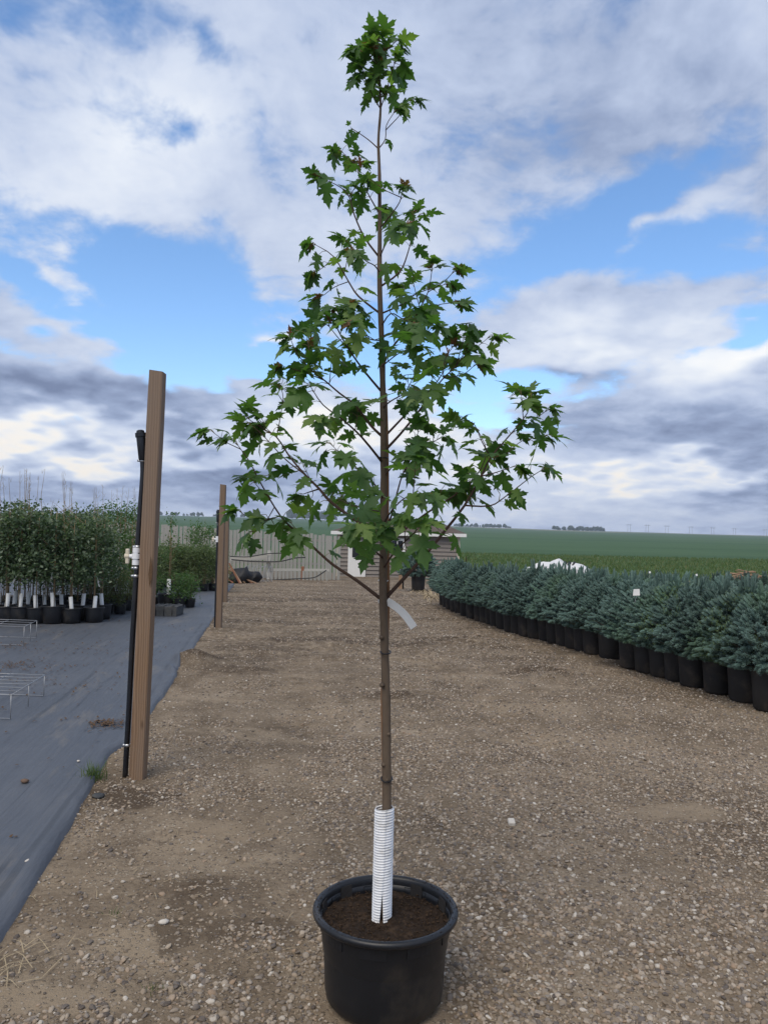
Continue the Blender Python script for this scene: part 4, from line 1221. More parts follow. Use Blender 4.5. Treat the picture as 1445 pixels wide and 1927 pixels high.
for i, (px, py, k) in enumerate(front):
    g = G(px, py + 2)
    g = Vector((g.x, g.y + .15, 0)); g.z = zg(g.x, g.y) + .004
    fpos.append(g)
    lab, fol, grp = 'blue-green potted spruce in the front row lining the gravel lane', SPR[random.randint(0, 3)], 'front row of potted spruces'
    if i == 8: lab, grp = 'blue-green spruce in a wider black pot than its row neighbours', None
    elif i in (1, 4): lab, fol, grp = 'yellower green potted spruce among blue-green ones at the lane edge', SPRG, 'greener spruces in the front row'
    if i == 30: lab, grp = 'blue-green potted spruce ending the front row on the side toward the shed', None
    elif i == 7: lab, grp = 'blue-green potted spruce right beside the wide-potted one, on the side away from the shed', None
    elif i == 9: lab, grp = 'blue-green potted spruce right beside the wide-potted one, on its shed side', None
    sc = 1.0 - .18 * i / 30
    potted('potted_spruce', lab, 'spruce', g, grp, POTS[k], 'pot', fol, sc * random.uniform(.96, 1.06), fs=1.05)
u = (fpos[-1] - fpos[1]); u.z = 0; u.normalize(); nrm = Vector((u.y, -u.x, 0))
span = (fpos[-1] - fpos[1]).length
for row in range(1, 5):
    for k in range(int(span / .52) + 1 + row):
        c = fpos[1] + u * (k * .52 - .5 * row * .3 + random.uniform(-.1, .1)) + nrm * (.50 * row + random.uniform(-.07, .07))
        if c.y > 17.6: continue
        if c.x > .5 * c.y + 1.6: continue
        c.z = zg(c.x, c.y) + .004
        potted('potted_spruce', 'blue-green potted spruce standing behind the front row of spruces', 'spruce', c, 'spruces behind the front row', POTS[0], 'pot', SPR[(row + k * 3) % 4], (.96 - .21 * (c.y - 7) / 10) * random.uniform(.92, 1.06))
# lone spruce near the shed
c = G(787, 1114); c.y += .2; c.z = zg(c.x, c.y)
potted('potted_spruce', 'lone potted spruce standing by itself in front of the shed', 'spruce', c, None, POTS[1], 'pot', SPR[1], 1.28)
# dark young conifers behind the blue spruces
for i in range(40):
    px = 1040 + i * 12.5 + random.uniform(-5, 5)
    c = P(px, 1100, 20.5 + random.uniform(-1.5, 3.5)); c.z = zg(c.x, c.y)
    potted('potted_conifer', 'small dark green conifer in the row behind the blue spruces', 'conifer', c, 'dark conifers behind the spruces', POTS[3], 'pot', SPRD[i % 2], random.uniform(.60, .74), fname='foliage')

# small white price tags among the spruces
for (px, py, Yd) in ((1197, 1115, 8.6), (1441, 1126, 7.6), (1222, 1077, 13.0), (965, 1092, 13.5), (880, 1110, 15.0), (1085, 1100, 11.0), (1310, 1082, 12)):
    c = P(px, py, Yd); mb = MB(); w = .018 if px not in (1197, 1441) else .04
    vs = [Vector((-w, 0, -w * .9)), Vector((w, .004, -w * .8)), Vector((w * .9, .008, w)), Vector((-w * .8, .002, w * .9))]
    mb.add([v + c for v in vs] + [v + c + Vector((0, .0015, 0)) for v in vs], [(0, 1, 2, 3), (7, 6, 5, 4), (0, 4, 5, 1), (2, 6, 7, 3), (1, 5, 6, 2), (3, 7, 4, 0)])
    mb.tube([c + Vector((0, .004, 0)), c + Vector((.01, .03, -.04)), c + Vector((0, .06, -.12))], .0015, 4)
    t_ = thing('price_tag', 'white tag hanging among the needles of a blue-green spruce', 'tag', c, 0, 'white tags in the spruces')
    part('card', mb, M['tagwhite'], t_)

# ------------------------------------------------------------------ leafy nursery stock on the left
def leaf_cloud(name, seed, n, shape, size, mat, aspect=.62, clump=14):
    g = np.random.default_rng(seed)
    ctr = np.array([shape(g) for _ in range(n // clump)])
    C = np.repeat(ctr, clump, 0) + g.normal(0, size * 1.25, (len(ctr) * clump, 3))
    m_ = len(C)
    d = nmat(g.normal(0, 1, (m_, 3)) + np.array([0, 0, -.25])); nrm_ = nmat(g.normal(0, .7, (m_, 3)) + np.array([0, 0, .8]))
    x = nmat(np.cross(d, nrm_)); d = np.cross(nrm_, x) * -1; d = nmat(np.cross(x, nrm_))
    s = (size * g.uniform(.55, 1.25, m_))[:, None]
    V = np.stack([C, C + d * s * .45 + x * s * aspect * .5 + nrm_ * s * .08, C + d * s, C + d * s * .45 - x * s * aspect * .5 + nrm_ * s * .08], 1)
    idx = np.arange(m_ * 4).reshape(-1, 4)
    Fq = np.concatenate([idx[:, [0, 1, 2]], idx[:, [0, 2, 3]]])
    return npmesh(name, V.reshape(-1, 3), Fq, mat, False)
def sh_tree(h0, h1, r):
    def f(g):
        t = g.random() ** .85; a = g.random() * 6.283
        rr = r * math.sqrt(g.random()) * (1.0 - .55 * t) * (1 + .25 * math.sin(a * 2 + t * 7))
        return (rr * math.cos(a), rr * math.sin(a), h0 + (h1 - h0) * t)
    return f
def sh_dome(h0, h1, r):
    def f(g):
        while True:
            p = g.uniform(-1, 1, 3)
            q = p[0] ** 2 + p[1] ** 2 + (max(p[2], -.6) ** 2)
            if q < 1: break
        return (p[0] * r, p[1] * r, h0 + (h1 - h0) * (p[2] * .5 + .5))
    return f
NTREE = [leaf_cloud('crown', 200 + i, 1300, sh_tree(.60, 1.50 + .12 * (i % 3), .46), .068, M['gleaf']) for i in range(4)]
def stems(name, seed, h, n_tw, mat, sprigs=0):
    g = random.Random(seed); mb = MB()
    mb.tube([(0, 0, 0), (.008, 0, h * .5), (-.006, .004, h)], [.011, .009, .004], 6, 0)
    mb.tube([(.03, .015, 0), (.03, .012, h * .55), (.012, .01, h * .8)], [.006, .006, .005], 5, 0)
    for i in range(n_tw):
        z = h * g.uniform(.4, .95); a = g.uniform(0, 6.28); l = g.uniform(.2, .4)
        mb.tube([(0, 0, z), (l * .5 * math.cos(a), l * .5 * math.sin(a), z + l * .35), (l * math.cos(a), l * math.sin(a), z + l * .8)], [.005, .0035, .0015], 4, 0, False)
    for i in range(sprigs):
        a = g.uniform(0, 6.28); r = g.uniform(.02, .16); z = h * .85; l = g.uniform(.4, 1.0)
        b = (r * math.cos(a), r * math.sin(a), z)
        mb.tube([b, (b[0] * 1.3, b[1] * 1.3, z + l * .5), (b[0] * 1.2 + g.uniform(-.08, .08), b[1] * 1.6, z + l)], [.005, .004, .002], 4, 0, False)
        for j in range(3):
            zz = z + l * g.uniform(.35, .95); mb.tube([(b[0] * 1.25, b[1] * 1.3, zz), (b[0] * 1.25 + g.uniform(-.06, .06), b[1] * 1.3, zz + .07)], [.0025, .001], 4, 0, False)
    return mb.mesh(name, mat, True)
STEMS = [stems('trunk', 300 + i, 1.55, 9, M['cane'], (0, 1, 1, 2)[i]) for i in range(4)]
mb = MB(); mb.lathe([(.034, 0), (.034, .25), (.031, .25), (.031, 0), (.034, 0)], 12); SLEEVE = mb.mesh('trunk_sleeve', M['guard_lo'], True)
mb = MB(); vs = [Vector((-.012, 0, 0)), Vector((.012, 0, 0)), Vector((.03, -.012, -.16)), Vector((.006, -.012, -.16))]
mb.add(vs + [v + Vector((0, .002, 0)) for v in vs], [(0, 1, 2, 3), (7, 6, 5, 4), (0, 4, 5, 1), (2, 6, 7, 3), (1, 5, 6, 2), (3, 7, 4, 0)]); TAGM = mb.mesh('tag', M['tagwhite'])
WPOT = pot_simple('pot', .148, .168, .27, M['plastic'], 24); SPOT = pot_simple('pot', .105, .12, .20, M['plastic'], 18); BPOT = pot_simple('pot', .19, .215, .26, M['plastic'], 24)
def nursery_tree(c, i, label, group, crown, scale=1.0, sleeve=True, tagz=.78):
    o = thing('potted_tree', label, 'potted tree', c, random.uniform(0, 6.28), group)
    o.scale = (scale,) * 3
    link('pot', WPOT, o); link('trunk', STEMS[i % 4], o, (0, 0, .22))
    if sleeve:
        sl_ = link('trunk_sleeve', SLEEVE, o, (0, 0, .215)); sl_.rotation_euler = (random.uniform(-.1, .1), random.uniform(-.1, .1), 0)
    link('crown', crown, o, (0, 0, .1))
    if i % 2: return o
    t_ = link('tag', TAGM, o, (.03, -.03, tagz)); t_.rotation_euler = (0, random.uniform(-.5, .6), -o.rotation_euler.z)
    return o
rows = [([-28, 5, 30, 61, 94, 129, 172], 1177, 'leafy green potted tree with white trunk sleeve in the front row on the fabric', 'front row of sleeved potted trees'),
        ([-10, 20, 46, 78, 110, 150, 187], 1171, 'leafy green potted tree with white trunk sleeve just behind the front row on the fabric', 'second row of sleeved potted trees'),
        ([0, 28, 55, 84, 112, 140, 166], 1162, 'leafy green potted tree crowded in the third row of sleeved trees', 'third row of sleeved potted trees'),
        ([10, 40, 70, 98, 128, 155], 1153, 'leafy green potted tree crowded in the fourth row of sleeved trees', 'fourth row of sleeved potted trees')]
for r_, (pxs, py, lab, grp) in enumerate(rows):
    for i, px in enumerate(pxs):
        c = G(px, py - (2 if px > 150 else 0)); c = Vector((c.x, c.y + .12, 0)); c.z = fabz(c.x, c.y)
        nursery_tree(c, i + r_, lab, grp, NTREE[(i * 3 + r_) % 4], random.uniform(.86, 1.06) * (1 if r_ < 2 else 1.02), r_ < 2)
# looser trees towards the near post
LOOSE = [leaf_cloud('crown', 230 + i, 620, sh_tree(.45, 1.95, .28), .055, M['gleaf4']) for i in range(3)]
for i, (px, py) in enumerate(((200, 1150), (222, 1148), (245, 1150), (262, 1146), (232, 1138), (212, 1140), (252, 1136), (190, 1140))):
    c = G(px, py); c.z = fabz(c.x, c.y)
    o = thing('potted_tree', 'loose light green potted tree with long thin shoots behind the low shrubs', 'potted tree', c, random.uniform(0, 6.28), 'loose trees behind the low shrubs')
    link('pot', SPOT, o); link('trunk', STEMS[2 + i % 2], o, (0, 0, .16)); link('crown', LOOSE[i % 3], o, (0, 0, .05))
# low dense shrubs
SHRUB = [leaf_cloud('crown', 240 + i, 1900, sh_dome(.10, .70, .36), .028, M['gleaf2'], .5) for i in range(3)]
mb = MB()
for i in range(9):
    a = random.uniform(0, 6.28); mb.tube([(0, 0, 0), (.1 * math.cos(a), .1 * math.sin(a), .25), (.22 * math.cos(a), .22 * math.sin(a), .5)], [.006, .004, .002], 4, 0, False)
BUSHST = mb.mesh('stems', M['spruce_stem'], True)
def shrub(c, crown, label, group, pot_=None, sc=1.0, ph=.18, name='potted_shrub'):
    o = thing(name, label, 'shrub', c, random.uniform(0, 6.28), group); o.scale = (sc,) * 3
    link('pot', pot_ or SPOT, o); link('stems', BUSHST, o, (0, 0, ph - .02)); link('crown', crown, o, (0, 0, ph - .08))
    return o
for i, (px, py) in enumerate(((98, 1150), (124, 1148), (150, 1156), (176, 1154), (202, 1157), (226, 1158), (214, 1150), (188, 1148), (162, 1149), (238, 1151))):
    c = G(px, py); c.z = fabz(c.x, c.y)
    shrub(c, SHRUB[i % 3], 'low dense yellow-green potted shrub between the sleeved trees and near post', 'low shrubs behind the sleeved trees', None, random.uniform(.9, 1.05))
# tall leafy shrubs massed before the fence
WILL = [leaf_cloud('crown', 250 + i, 2200, sh_tree(.20, 1.00, .50), .078, M['gleaf3'], .34) for i in range(3)]
mb = MB()
for i in range(14):
    a = random.uniform(0, 6.28); r_ = random.uniform(.02, .08); mb.tube([(r_ * .5 * math.cos(a), r_ * .5 * math.sin(a), 0), (r_ * math.cos(a), r_ * math.sin(a), .35), (2.2 * r_ * math.cos(a), 2.2 * r_ * math.sin(a), .8)], [.006, .005, .002], 4, 0, False)
WILLST = mb.mesh('stems', M['cane'], True)
for i, (px, py) in enumerate(((300, 1112), (322, 1113), (344, 1113), (364, 1114), (384, 1114), (400, 1113), (311, 1106), (333, 1106), (355, 1106), (376, 1107), (395, 1106), (280, 1108), (290, 1118), (266, 1112), (250, 1110))):
    c = G(px, py); c.z = fabz(c.x, c.y) if c.y < 25 else zg(c.x, c.y)
    o = thing('potted_shrub', 'upright narrow-leaved potted shrub in the dense block before the board fence', 'shrub', c, random.uniform(0, 6.28), 'upright shrubs massed before the fence')
    link('pot', SPOT, o); link('stems', WILLST, o, (0, 0, .16)); link('crown', WILL[i % 3], o, (0, 0, .12))
# round green bush and small sleeved tree near the grey bale
RB = [leaf_cloud('crown', 260 + i, 700, sh_dome(.12, .62, .25), .048, M['gleaf4'], .6) for i in range(2)]
for (px, py, k, sc) in ((337, 1146, 0, 1.0), (358, 1145, 1, .85), (348, 1139, 0, .9), (297, 1140, 1, .8)):
    c = G(px, py); c.z = fabz(c.x, c.y)
    shrub(c, RB[k], 'small bright green potted bush standing near the grey bale on the fabric', 'bright green bushes near the grey bale', None, sc)
c = G(317, 1143); c.z = fabz(c.x, c.y)
o = thing('potted_tree', 'slim upright tree with one white sleeve in a wide black pot beside the bushes', 'potted tree', c)
link('pot', BPOT, o); link('trunk', STEMS[0], o, (0, 0, .2)); s_ = link('trunk_sleeve', SLEEVE, o, (0, 0, .25)); s_.scale = (1.1, 1.1, 1.2)
link('crown', leaf_cloud('crown', 270, 330, sh_tree(.75, 1.85, .15), .05, M['gleaf4']), o, (0, 0, .1))
c = P(374, 1085, 27); c.z = zg(c.x, c.y)
o = thing('round_tree', 'fresh green bushy tree rising behind the upright shrubs against the fence', 'tree', c)
link('trunk', STEMS[1], o); link('crown', leaf_cloud('crown', 275, 1500, sh_dome(1.05, 2.05, .55), .075, M['gleaf4']), o)
# grey wrapped bale on the fabric
a, b2 = G(292, 1162), G(325, 1162)
c = (a + b2) / 2; c.y += .25; c.z = fabz(c.x, c.y)
o = thing('fabric_bale', 'low grey folded fabric bale lying on the ground fabric before the bushes', 'bale', c)
bmx = MB(); nn = 14
w_, d_, h_ = (b2 - a).length + .15, .5, .17
vs = []; fs = []
for k in range(6):
    for i in range(nn + 1):
        for (sy, top) in ((-1, 0),): pass
def soft_box(w, d, h, seed, amp=.015, n=(12, 8, 4)):
    mb = MB(); g = np.random.default_rng(seed)
    def face(o, ax, ay, nu, nv):
        base = len(mb.v); q = []
        for j in range(nv + 1):
            for i in range(nu + 1): q.append(Vector(o) + Vector(ax) * (i / nu) + Vector(ay) * (j / nv))
        mb.add(q, [(j * (nu + 1) + i, j * (nu + 1) + i + 1, (j + 1) * (nu + 1) + i + 1, (j + 1) * (nu + 1) + i) for j in range(nv) for i in range(nu)])
    x, y, z = w / 2, d / 2, h
    face((-x, -y, 0), (w, 0, 0), (0, 0, z), n[0], n[2]); face((x, y, 0), (-w, 0, 0), (0, 0, z), n[0], n[2])
    face((x, -y, 0), (0, d, 0), (0, 0, z), n[1], n[2]); face((-x, y, 0), (0, -d, 0), (0, 0, z), n[1], n[2]); face((-x, -y, z), (w, 0, 0), (0, d, 0), n[0], n[1])
    out = []
    for (a, b, c) in mb.v:
        k = seed * 3.1
        f = math.sin(a * 31 + k) + math.sin(b * 27 + c * 40 + k) + .6 * math.sin((a + b) * 63)
        out.append((a * (1 + amp * f), b * (1 + amp * f), c + (amp * .5 * f * h / .17 if c > 0.01 else 0)))
    mb.v = out
    return mb
link('wrap', soft_box(w_, d_, h_, 3).mesh('wrap', M['slab'], True), o)
mb = MB()
for x in (-.25, .0, .25):
    mb.tube([(x * w_ * 1.3, -d_ / 2 - .006, 0.01), (x * w_ * 1.3, -d_ / 2 - .004, h_ + .012), (x * w_ * 1.3, d_ / 2, h_ + .012)], .006, 5)
    link('strap', mb.mesh('strap', M['plastic'], True), o); mb = MB()

# wire racks on the fabric
def rack(c0, c1, left, h, nx_, label):
    """c0 back right foot, c1 front right foot; runs `left` metres to the left"""
    o = thing('wire_rack', label, 'wire rack', c0)
    u_ = (c1 - c0); u_.z = 0; v_ = Vector((-1, .06, 0)).normalized() * left
    up_ = Vector((0, 0, h)); r_ = .0042
    def w(name, a, b):
        mb = MB(); mb.tube([a, b], r_, 5); part(name, mb, M['wire'], o, True)
    for f in (0, .5, 1):
        for g_ in (0, .5, 1): w('leg', c0 + u_ * f + v_ * g_, c0 + u_ * f + v_ * g_ + up_)
    for f in np.linspace(0, 1, nx_): w('top_wire', c0 + u_ * f + up_, c0 + u_ * f + v_ + up_)
    for g_ in (0, .25, .5, .75, 1): w('cross_wire', c0 + v_ * g_ + up_, c0 + u_ + v_ * g_ + up_)
    for f in (0, 1): w('foot_wire', c0 + u_ * f, c0 + u_ * f + v_)
    return o
q0, q1 = G(83, 1315), G(20, 1359)
for q in (q0, q1): q.z = fabz(q.x, q.y) + .004
rack(q0, q1, 1.3, .19, 7, 'low welded wire rack standing alone on the bare ground fabric')
q0, q1 = G(69, 1204), G(45, 1218)
for q in (q0, q1): q.z = fabz(q.x, q.y) + .004
rack(q0, q1, 1.6, .24, 4, 'low welded wire rack standing just before the sleeved potted trees')

# ------------------------------------------------------------------ board fence
fence = thing('board_fence', 'tall weathered grey vertical board fence at the end of the yard', 'fence', (P(470, 1085, 31).x, 31, zg(-5, 31)))
FL = fence.location
TOPS = [(-60, 975), (301, 987), (438, 996.5), (551, 1001), (640, 1010)]
def fence_top(px): return float(np.interp(px, [a for a, _ in TOPS], [b for _, b in TOPS]))
BW = .135
mbB = MB(); mbB.box((0, 0, .5), (1, 1, 1)); bme = mbB.mesh('board', M['fence'])
px = -20.0
while px < 641:
    top = P(px, fence_top(px), 31).z + random.uniform(-.035, .03)
    x = P(px, 1040, 31).x; z0 = zg(x, 31) - .05
    o = link('board', bme, fence); w = BW * random.uniform(.82, 1.0)
    o.location = (x - FL.x, random.uniform(-.012, .012), z0 - FL.z); o.scale = (w, .022, top - z0); o.rotation_euler = (0, random.uniform(-.012, .012), 0)
    px += BW * FPX / 31 * random.choice((1.04, 1.1, 1.16, 1.25))
for (py, yo) in ((1018, .03), (1062, .03)):
    a, b2 = P(-20, py - 14, 31.03 + yo), P(640, py, 31.03 + yo)
    mb = MB(); d = b2 - a; rot = d.to_track_quat('X', 'Z').to_matrix()
    mb.box((a + b2) / 2, (d.length, .04, .09), rot); part('rail', mb, M['fence'], fence)
# low picket railing in front of it
lf = thing('picket_railing', 'low weathered picket railing with a pale rail before the board fence', 'fence', P(505, 1086, 30.2))
LF = lf.location
a, b2 = P(434, 1051, 30.1), P(506, 1049, 30.1)
mb = MB(); mb.box((a + b2) / 2, ((b2 - a).length, .05, .17), (b2 - a).to_track_quat('X', 'Z').to_matrix()); part('rail', mb, M['rail'], lf)
a, b2 = P(506, 1072, 30.1), P(620, 1073, 30.1)
mb = MB(); mb.box((a + b2) / 2, ((b2 - a).length, .05, .10), (b2 - a).to_track_quat('X', 'Z').to_matrix()); part('rail', mb, M['rail'], lf)
for px, mt, w in ((507, M['rail'], .13), (570, M['redwood'], .11)):
    a = P(px, 1036 if px == 507 else 1066, 30.12); mb = MB(); z0 = zg(a.x, 30.12) - .05
    mb.box((a.x, 30.12, (a.z + z0) / 2), (w, w, a.z - z0)); part('post', mb, mt, lf)
px = 512
while px < 622:
    a = P(px, 1074, 30.06); mb = MB(); z0 = zg(a.x, 30.06) - .03
    mb.box((a.x, 30.045, (a.z + z0) / 2), (.085, .02, a.z - z0)); part('picket', mb, M['fence'], lf); px += 7.4
rag = thing('pale_rag', 'ragged pale cloth tied around the railing post by the fence', 'cloth', P(507, 1045, 30))
mb = MB()
for i in range(6):
    x = 504 + i * 1.2; mb.tube([P(x, 1040, 30.0), P(x + random.uniform(-2, 2), 1055, 29.98), P(x + random.uniform(-5, 2), 1068 + random.uniform(0, 8), 29.97)], [.022, .018, .006], 5)
part('cloth', mb, M['rail'], rag, True)
def hose(name, label, pts, r_, Yd, grp=None, mat=None, cat='hose'):
    c = P(*pts[0], Yd); o = thing(name, label, cat, c, 0, grp)
    q, rad = densify([P(x, y, Yd) for x, y in pts], [r_] * len(pts), 4); mb = MB(); mb.tube(q, rad, 6); part('tube', mb, mat or M['pipe'], o, True)
hose('hose_line', 'upper black hose strung along the railing in front of the fence', [(433, 1047), (462, 1048), (480, 1046), (503, 1042), (530, 1041), (552, 1041)], .022, 29.9)
hose('hose_line', 'lower black hose strung along the railing in front of the fence', [(436, 1053), (470, 1056), (505, 1057), (530, 1056), (556, 1050), (575, 1049)], .025, 29.9)
hose('hose_line', 'black hose lying along the ground at the foot of the railing', [(484, 1092), (520, 1091), (560, 1089), (590, 1087), (604, 1080), (614, 1073)], .022, 29.5)
# bags, scrap wood and wire by the fence
def bag(px, py, w, h, label):
    c = G(px, py); o = thing('black_bag', label, 'bag', c)
    mb = MB(); prof = []
    n = 9
    mb.lathe([(w * .42, 0), (w * .52, h * .2), (w * .5, h * .5), (w * .36, h * .8), (w * .14, h * .97), (.01, h)], 16, c, 0, .22)
    mb.v = [(x + .3 * (z - c.z) + .05 * math.sin(z * 19 + px), y + random.uniform(-.02, .02), z + (.05 * math.sin(x * 17 + px) + random.uniform(-.02, .02)) * (z > c.z + .05)) for x, y, z in mb.v]
    part('sack', mb, M['bag'], o, True)
bag(448, 1097, .75, .55, 'bulging black plastic sack lying beside the scrap boards at the fence')
bag(473, 1096, .52, .42, 'smaller black plastic sack beside the bulging one at the fence')
for i in range(9):
    a = G(432 + i * 2.2, 1098 + random.uniform(-1, 1)); mb = MB()
    e = Vector((a.x - random.uniform(.1, .6), a.y + random.uniform(.1, .5), a.z + random.uniform(.25, .75)))
    a = a + Vector((random.uniform(.0, .8), 0, .02))
    d = e - a; o = thing('scrap_board', 'reddish brown scrap board leaning in a heap next to the black sacks', 'board', a, 0, 'scrap boards by the sacks')
    mb.box((a + e) / 2, (d.length, .06, .03), d.to_track_quat('X', 'Z').to_matrix()); part('plank', mb, random.choice([M['redwood'], M['oldwood']]), o)
c = G(486, 1094); o = thing('wire_roll', 'grey roll of wire netting resting between the sacks and the railing', 'wire roll', c)
for k in range(7):
    mb = MB(); rr_ = .28 + .03 * (k % 2); x0 = c.x - .45 + .15 * k
    mb.tube([(x0 + .05 * math.sin(t * .9), c.y + rr_ * math.cos(t * .5236), c.z + rr_ + rr_ * math.sin(t * .5236)) for t in range(13)], .008, 4, 0, False); part('wire_loop', mb, M['wire'], o, True)
for k in range(8):
    mb = MB(); t = k * .785; mb.tube([(c.x - .45, c.y + .28 * math.cos(t), c.z + .28 + .28 * math.sin(t)), (c.x + .45, c.y + .28 * math.cos(t + .3), c.z + .28 + .28 * math.sin(t + .3))], .006, 4); part('wire_bar', mb, M['wire'], o, True)
# old bench-like frame by the fence
c = P(360, 1036, 29); o = thing('timber_frame', 'grey open timber frame standing before the fence beside the bushy tree', 'frame', c)
for (x0, y0, x1, y1, w) in ((340, 1026, 368, 1024, .09), (342, 1034, 366, 1035, .08), (366, 1023, 367, 1052, .09), (343, 1027, 344, 1052, .08)):
    a, b2 = P(x0, y0, 29), P(x1, y1, 29); d = b2 - a; mb = MB(); mb.box((a + b2) / 2, (d.length, w, w * .7), d.to_track_quat('X', 'Z').to_matrix()); part('beam', mb, M['fence'], o)

# ------------------------------------------------------------------ shed
YS = 35.0
cr = P(862, 1050, YS); cl = P(636, 1050, YS)
zb = zg(cr.x, YS) - .06; ze = P(750, 1005.5, YS).z
shed = thing('garden_shed', 'small grey-brown lap-sided shed with white trim and a brown hip roof', 'shed', ((cl.x + cr.x) / 2, YS, zb))
SLc = shed.location
x0, x1 = cl.x, cr.x; D_ = 4.2
mb = MB(); mb.box(((x0 + x1) / 2, YS + D_ / 2 + .03, (zb + ze) / 2), (x1 - x0 - .04, D_ - .06, ze - zb - .01)); wall = part('wall', mb, M['siding'], shed)
nb = 11; hb = (ze - zb - .02) / nb
def prism(pts, mat_i=0):
    pass
for i in range(nb):
    z = zb + .01 + i * hb
    for (ax, bx, yy) in ((x0, x1, YS),):
        mb = MB(); vs = [Vector((ax, yy - .06, z)), Vector((bx, yy - .06, z)), Vector((bx, yy - .008, z + hb)), Vector((ax, yy - .008, z + hb)), Vector((ax, yy + .005, z)), Vector((bx, yy + .005, z)), Vector((bx, yy + .005, z + hb)), Vector((ax, yy + .005, z + hb))]
        mb.add(vs, [(0, 1, 2, 3), (4, 7, 6, 5), (0, 4, 5, 1), (3, 2, 6, 7), (0, 3, 7, 4), (1, 5, 6, 2)]); part('siding_board', mb, M['siding'], wall)
    for (xx, sg) in ((x1, 1), (x0, -1)):
        mb = MB(); vs = [Vector((xx + sg * .05, YS, z)), Vector((xx + sg * .05, YS + D_, z)), Vector((xx + sg * .008, YS + D_, z + hb)), Vector((xx + sg * .008, YS, z + hb)), Vector((xx - sg * .022, YS, z)), Vector((xx - sg * .022, YS + D_, z)), Vector((xx - sg * .022, YS + D_, z + hb)), Vector((xx - sg * .022, YS, z + hb))]
        mb.add(vs, [(0, 1, 2, 3), (4, 7, 6, 5), (0, 4, 5, 1), (3, 2, 6, 7), (0, 3, 7, 4), (1, 5, 6, 2)]); part('siding_board', mb, M['siding'], wall)
for xx in (x0, x1):
    mb = MB(); mb.box((xx, YS - .02, (zb + ze) / 2), (.12, .13, ze - zb - .02)); part('corner_trim', mb, M['cornertrim'], shed)
# roof
ov = .30; e0, e1 = x0 - ov, x1 + ov; ya, yb = YS - ov, YS + D_ + ov; zr = P(770, 977.5, YS + D_ / 2).z
ra, rb = x0 + 1.55, x1 - .95
ym = (ya + yb) / 2
mb = MB(); zf = ze + .10
vs = [Vector((e0, ya, zf)), Vector((e1, ya, zf)), Vector((e1, yb, zf)), Vector((e0, yb, zf)), Vector((ra, ym, zr)), Vector((rb, ym, zr))]
mb.add(vs, [(0, 1, 5, 4), (1, 2, 5), (2, 3, 4, 5), (3, 0, 4), (0, 3, 2, 1)]); roof = part('roof', mb, M['roof'], shed)
for (ax, ay, bx, by) in ((e0, ya, e1, ya), (e1, ya, e1, yb), (e0, ya, e0, yb)):
    mb = MB(); cx_, cy_ = (ax + bx) / 2, (ay + by) / 2
    mb.box((cx_, cy_, zf - .085), (abs(bx - ax) + .05 if ax != bx else .05, abs(by - ay) if ay != by else .05, .15)); part('fascia', mb, M['trim'], roof)
mb = MB(); mb.box(((e0 + e1) / 2, (ya + YS) / 2 + .02, ze + .015), (e1 - e0 - .1, ov + .0, .02)); part('soffit', mb, M['trim'], roof)
# window and door
def rect(pxa, pya, pxb, pyb, yy): return P(pxa, pya, yy), P(pxb, pyb, yy)
a, b2 = rect(733, 1013, 762, 1040, YS - .04)
mb = MB(); mb.box(((a.x + b2.x) / 2, YS - .06, (a.z + b2.z) / 2), (b2.x - a.x, .05, a.z - b2.z)); win = part('window', mb, M['trim'], shed)
for s_ in (-1, 1):
    mb = MB(); w = (b2.x - a.x - .26) / 2; mb.box(((a.x + b2.x) / 2 + s_ * (w / 2 + .025), YS - .09, (a.z + b2.z) / 2), (w, .012, a.z - b2.z - .20)); part('pane', mb, M['glass'], win)
a, b2 = rect(659, 1018, 684, 1085, YS - .04)
mb = MB(); mb.box(((a.x + b2.x) / 2, YS - .06, (a.z + zb + .02) / 2), (b2.x - a.x + .16, .05, a.z - zb)); door = part('door', mb, M['trim'], shed)
mb = MB(); mb.box(((a.x + b2.x) / 2, YS - .092, (a.z + zb) / 2 + .45), (b2.x - a.x - .22, .014, .7)); part('pane', mb, M['glass'], door)
mb = MB(); mb.tube([(b2.x - .06, YS - .06, zb + .95), (b2.x - .06, YS - .11, zb + .95)], .03, 8); part('handle', mb, M['steel'], door)
# tap post before the shed
c = G(753, 1108); o = thing('tap_post', 'short wooden post with a hose tap before the shed', 'post', c)
mb = MB(); mb.box((c.x, c.y, c.z + .28), (.11, .11, .62)); part('timber', mb, M['oldwood'], o)
mb = MB(); mb.tube([(c.x + .09, c.y - .05, c.z), (c.x + .09, c.y - .05, c.z + .55), (c.x + .02, c.y - .1, c.z + .58)], .025, 8); part('pipe', mb, M['pipe'], o, True)
mb = MB(); mb.tube([(c.x - .05, c.y - .1, c.z + .60), (c.x + .12, c.y - .1, c.z + .60)], .04, 8); part('tap', mb, M['pvc'], o, True)
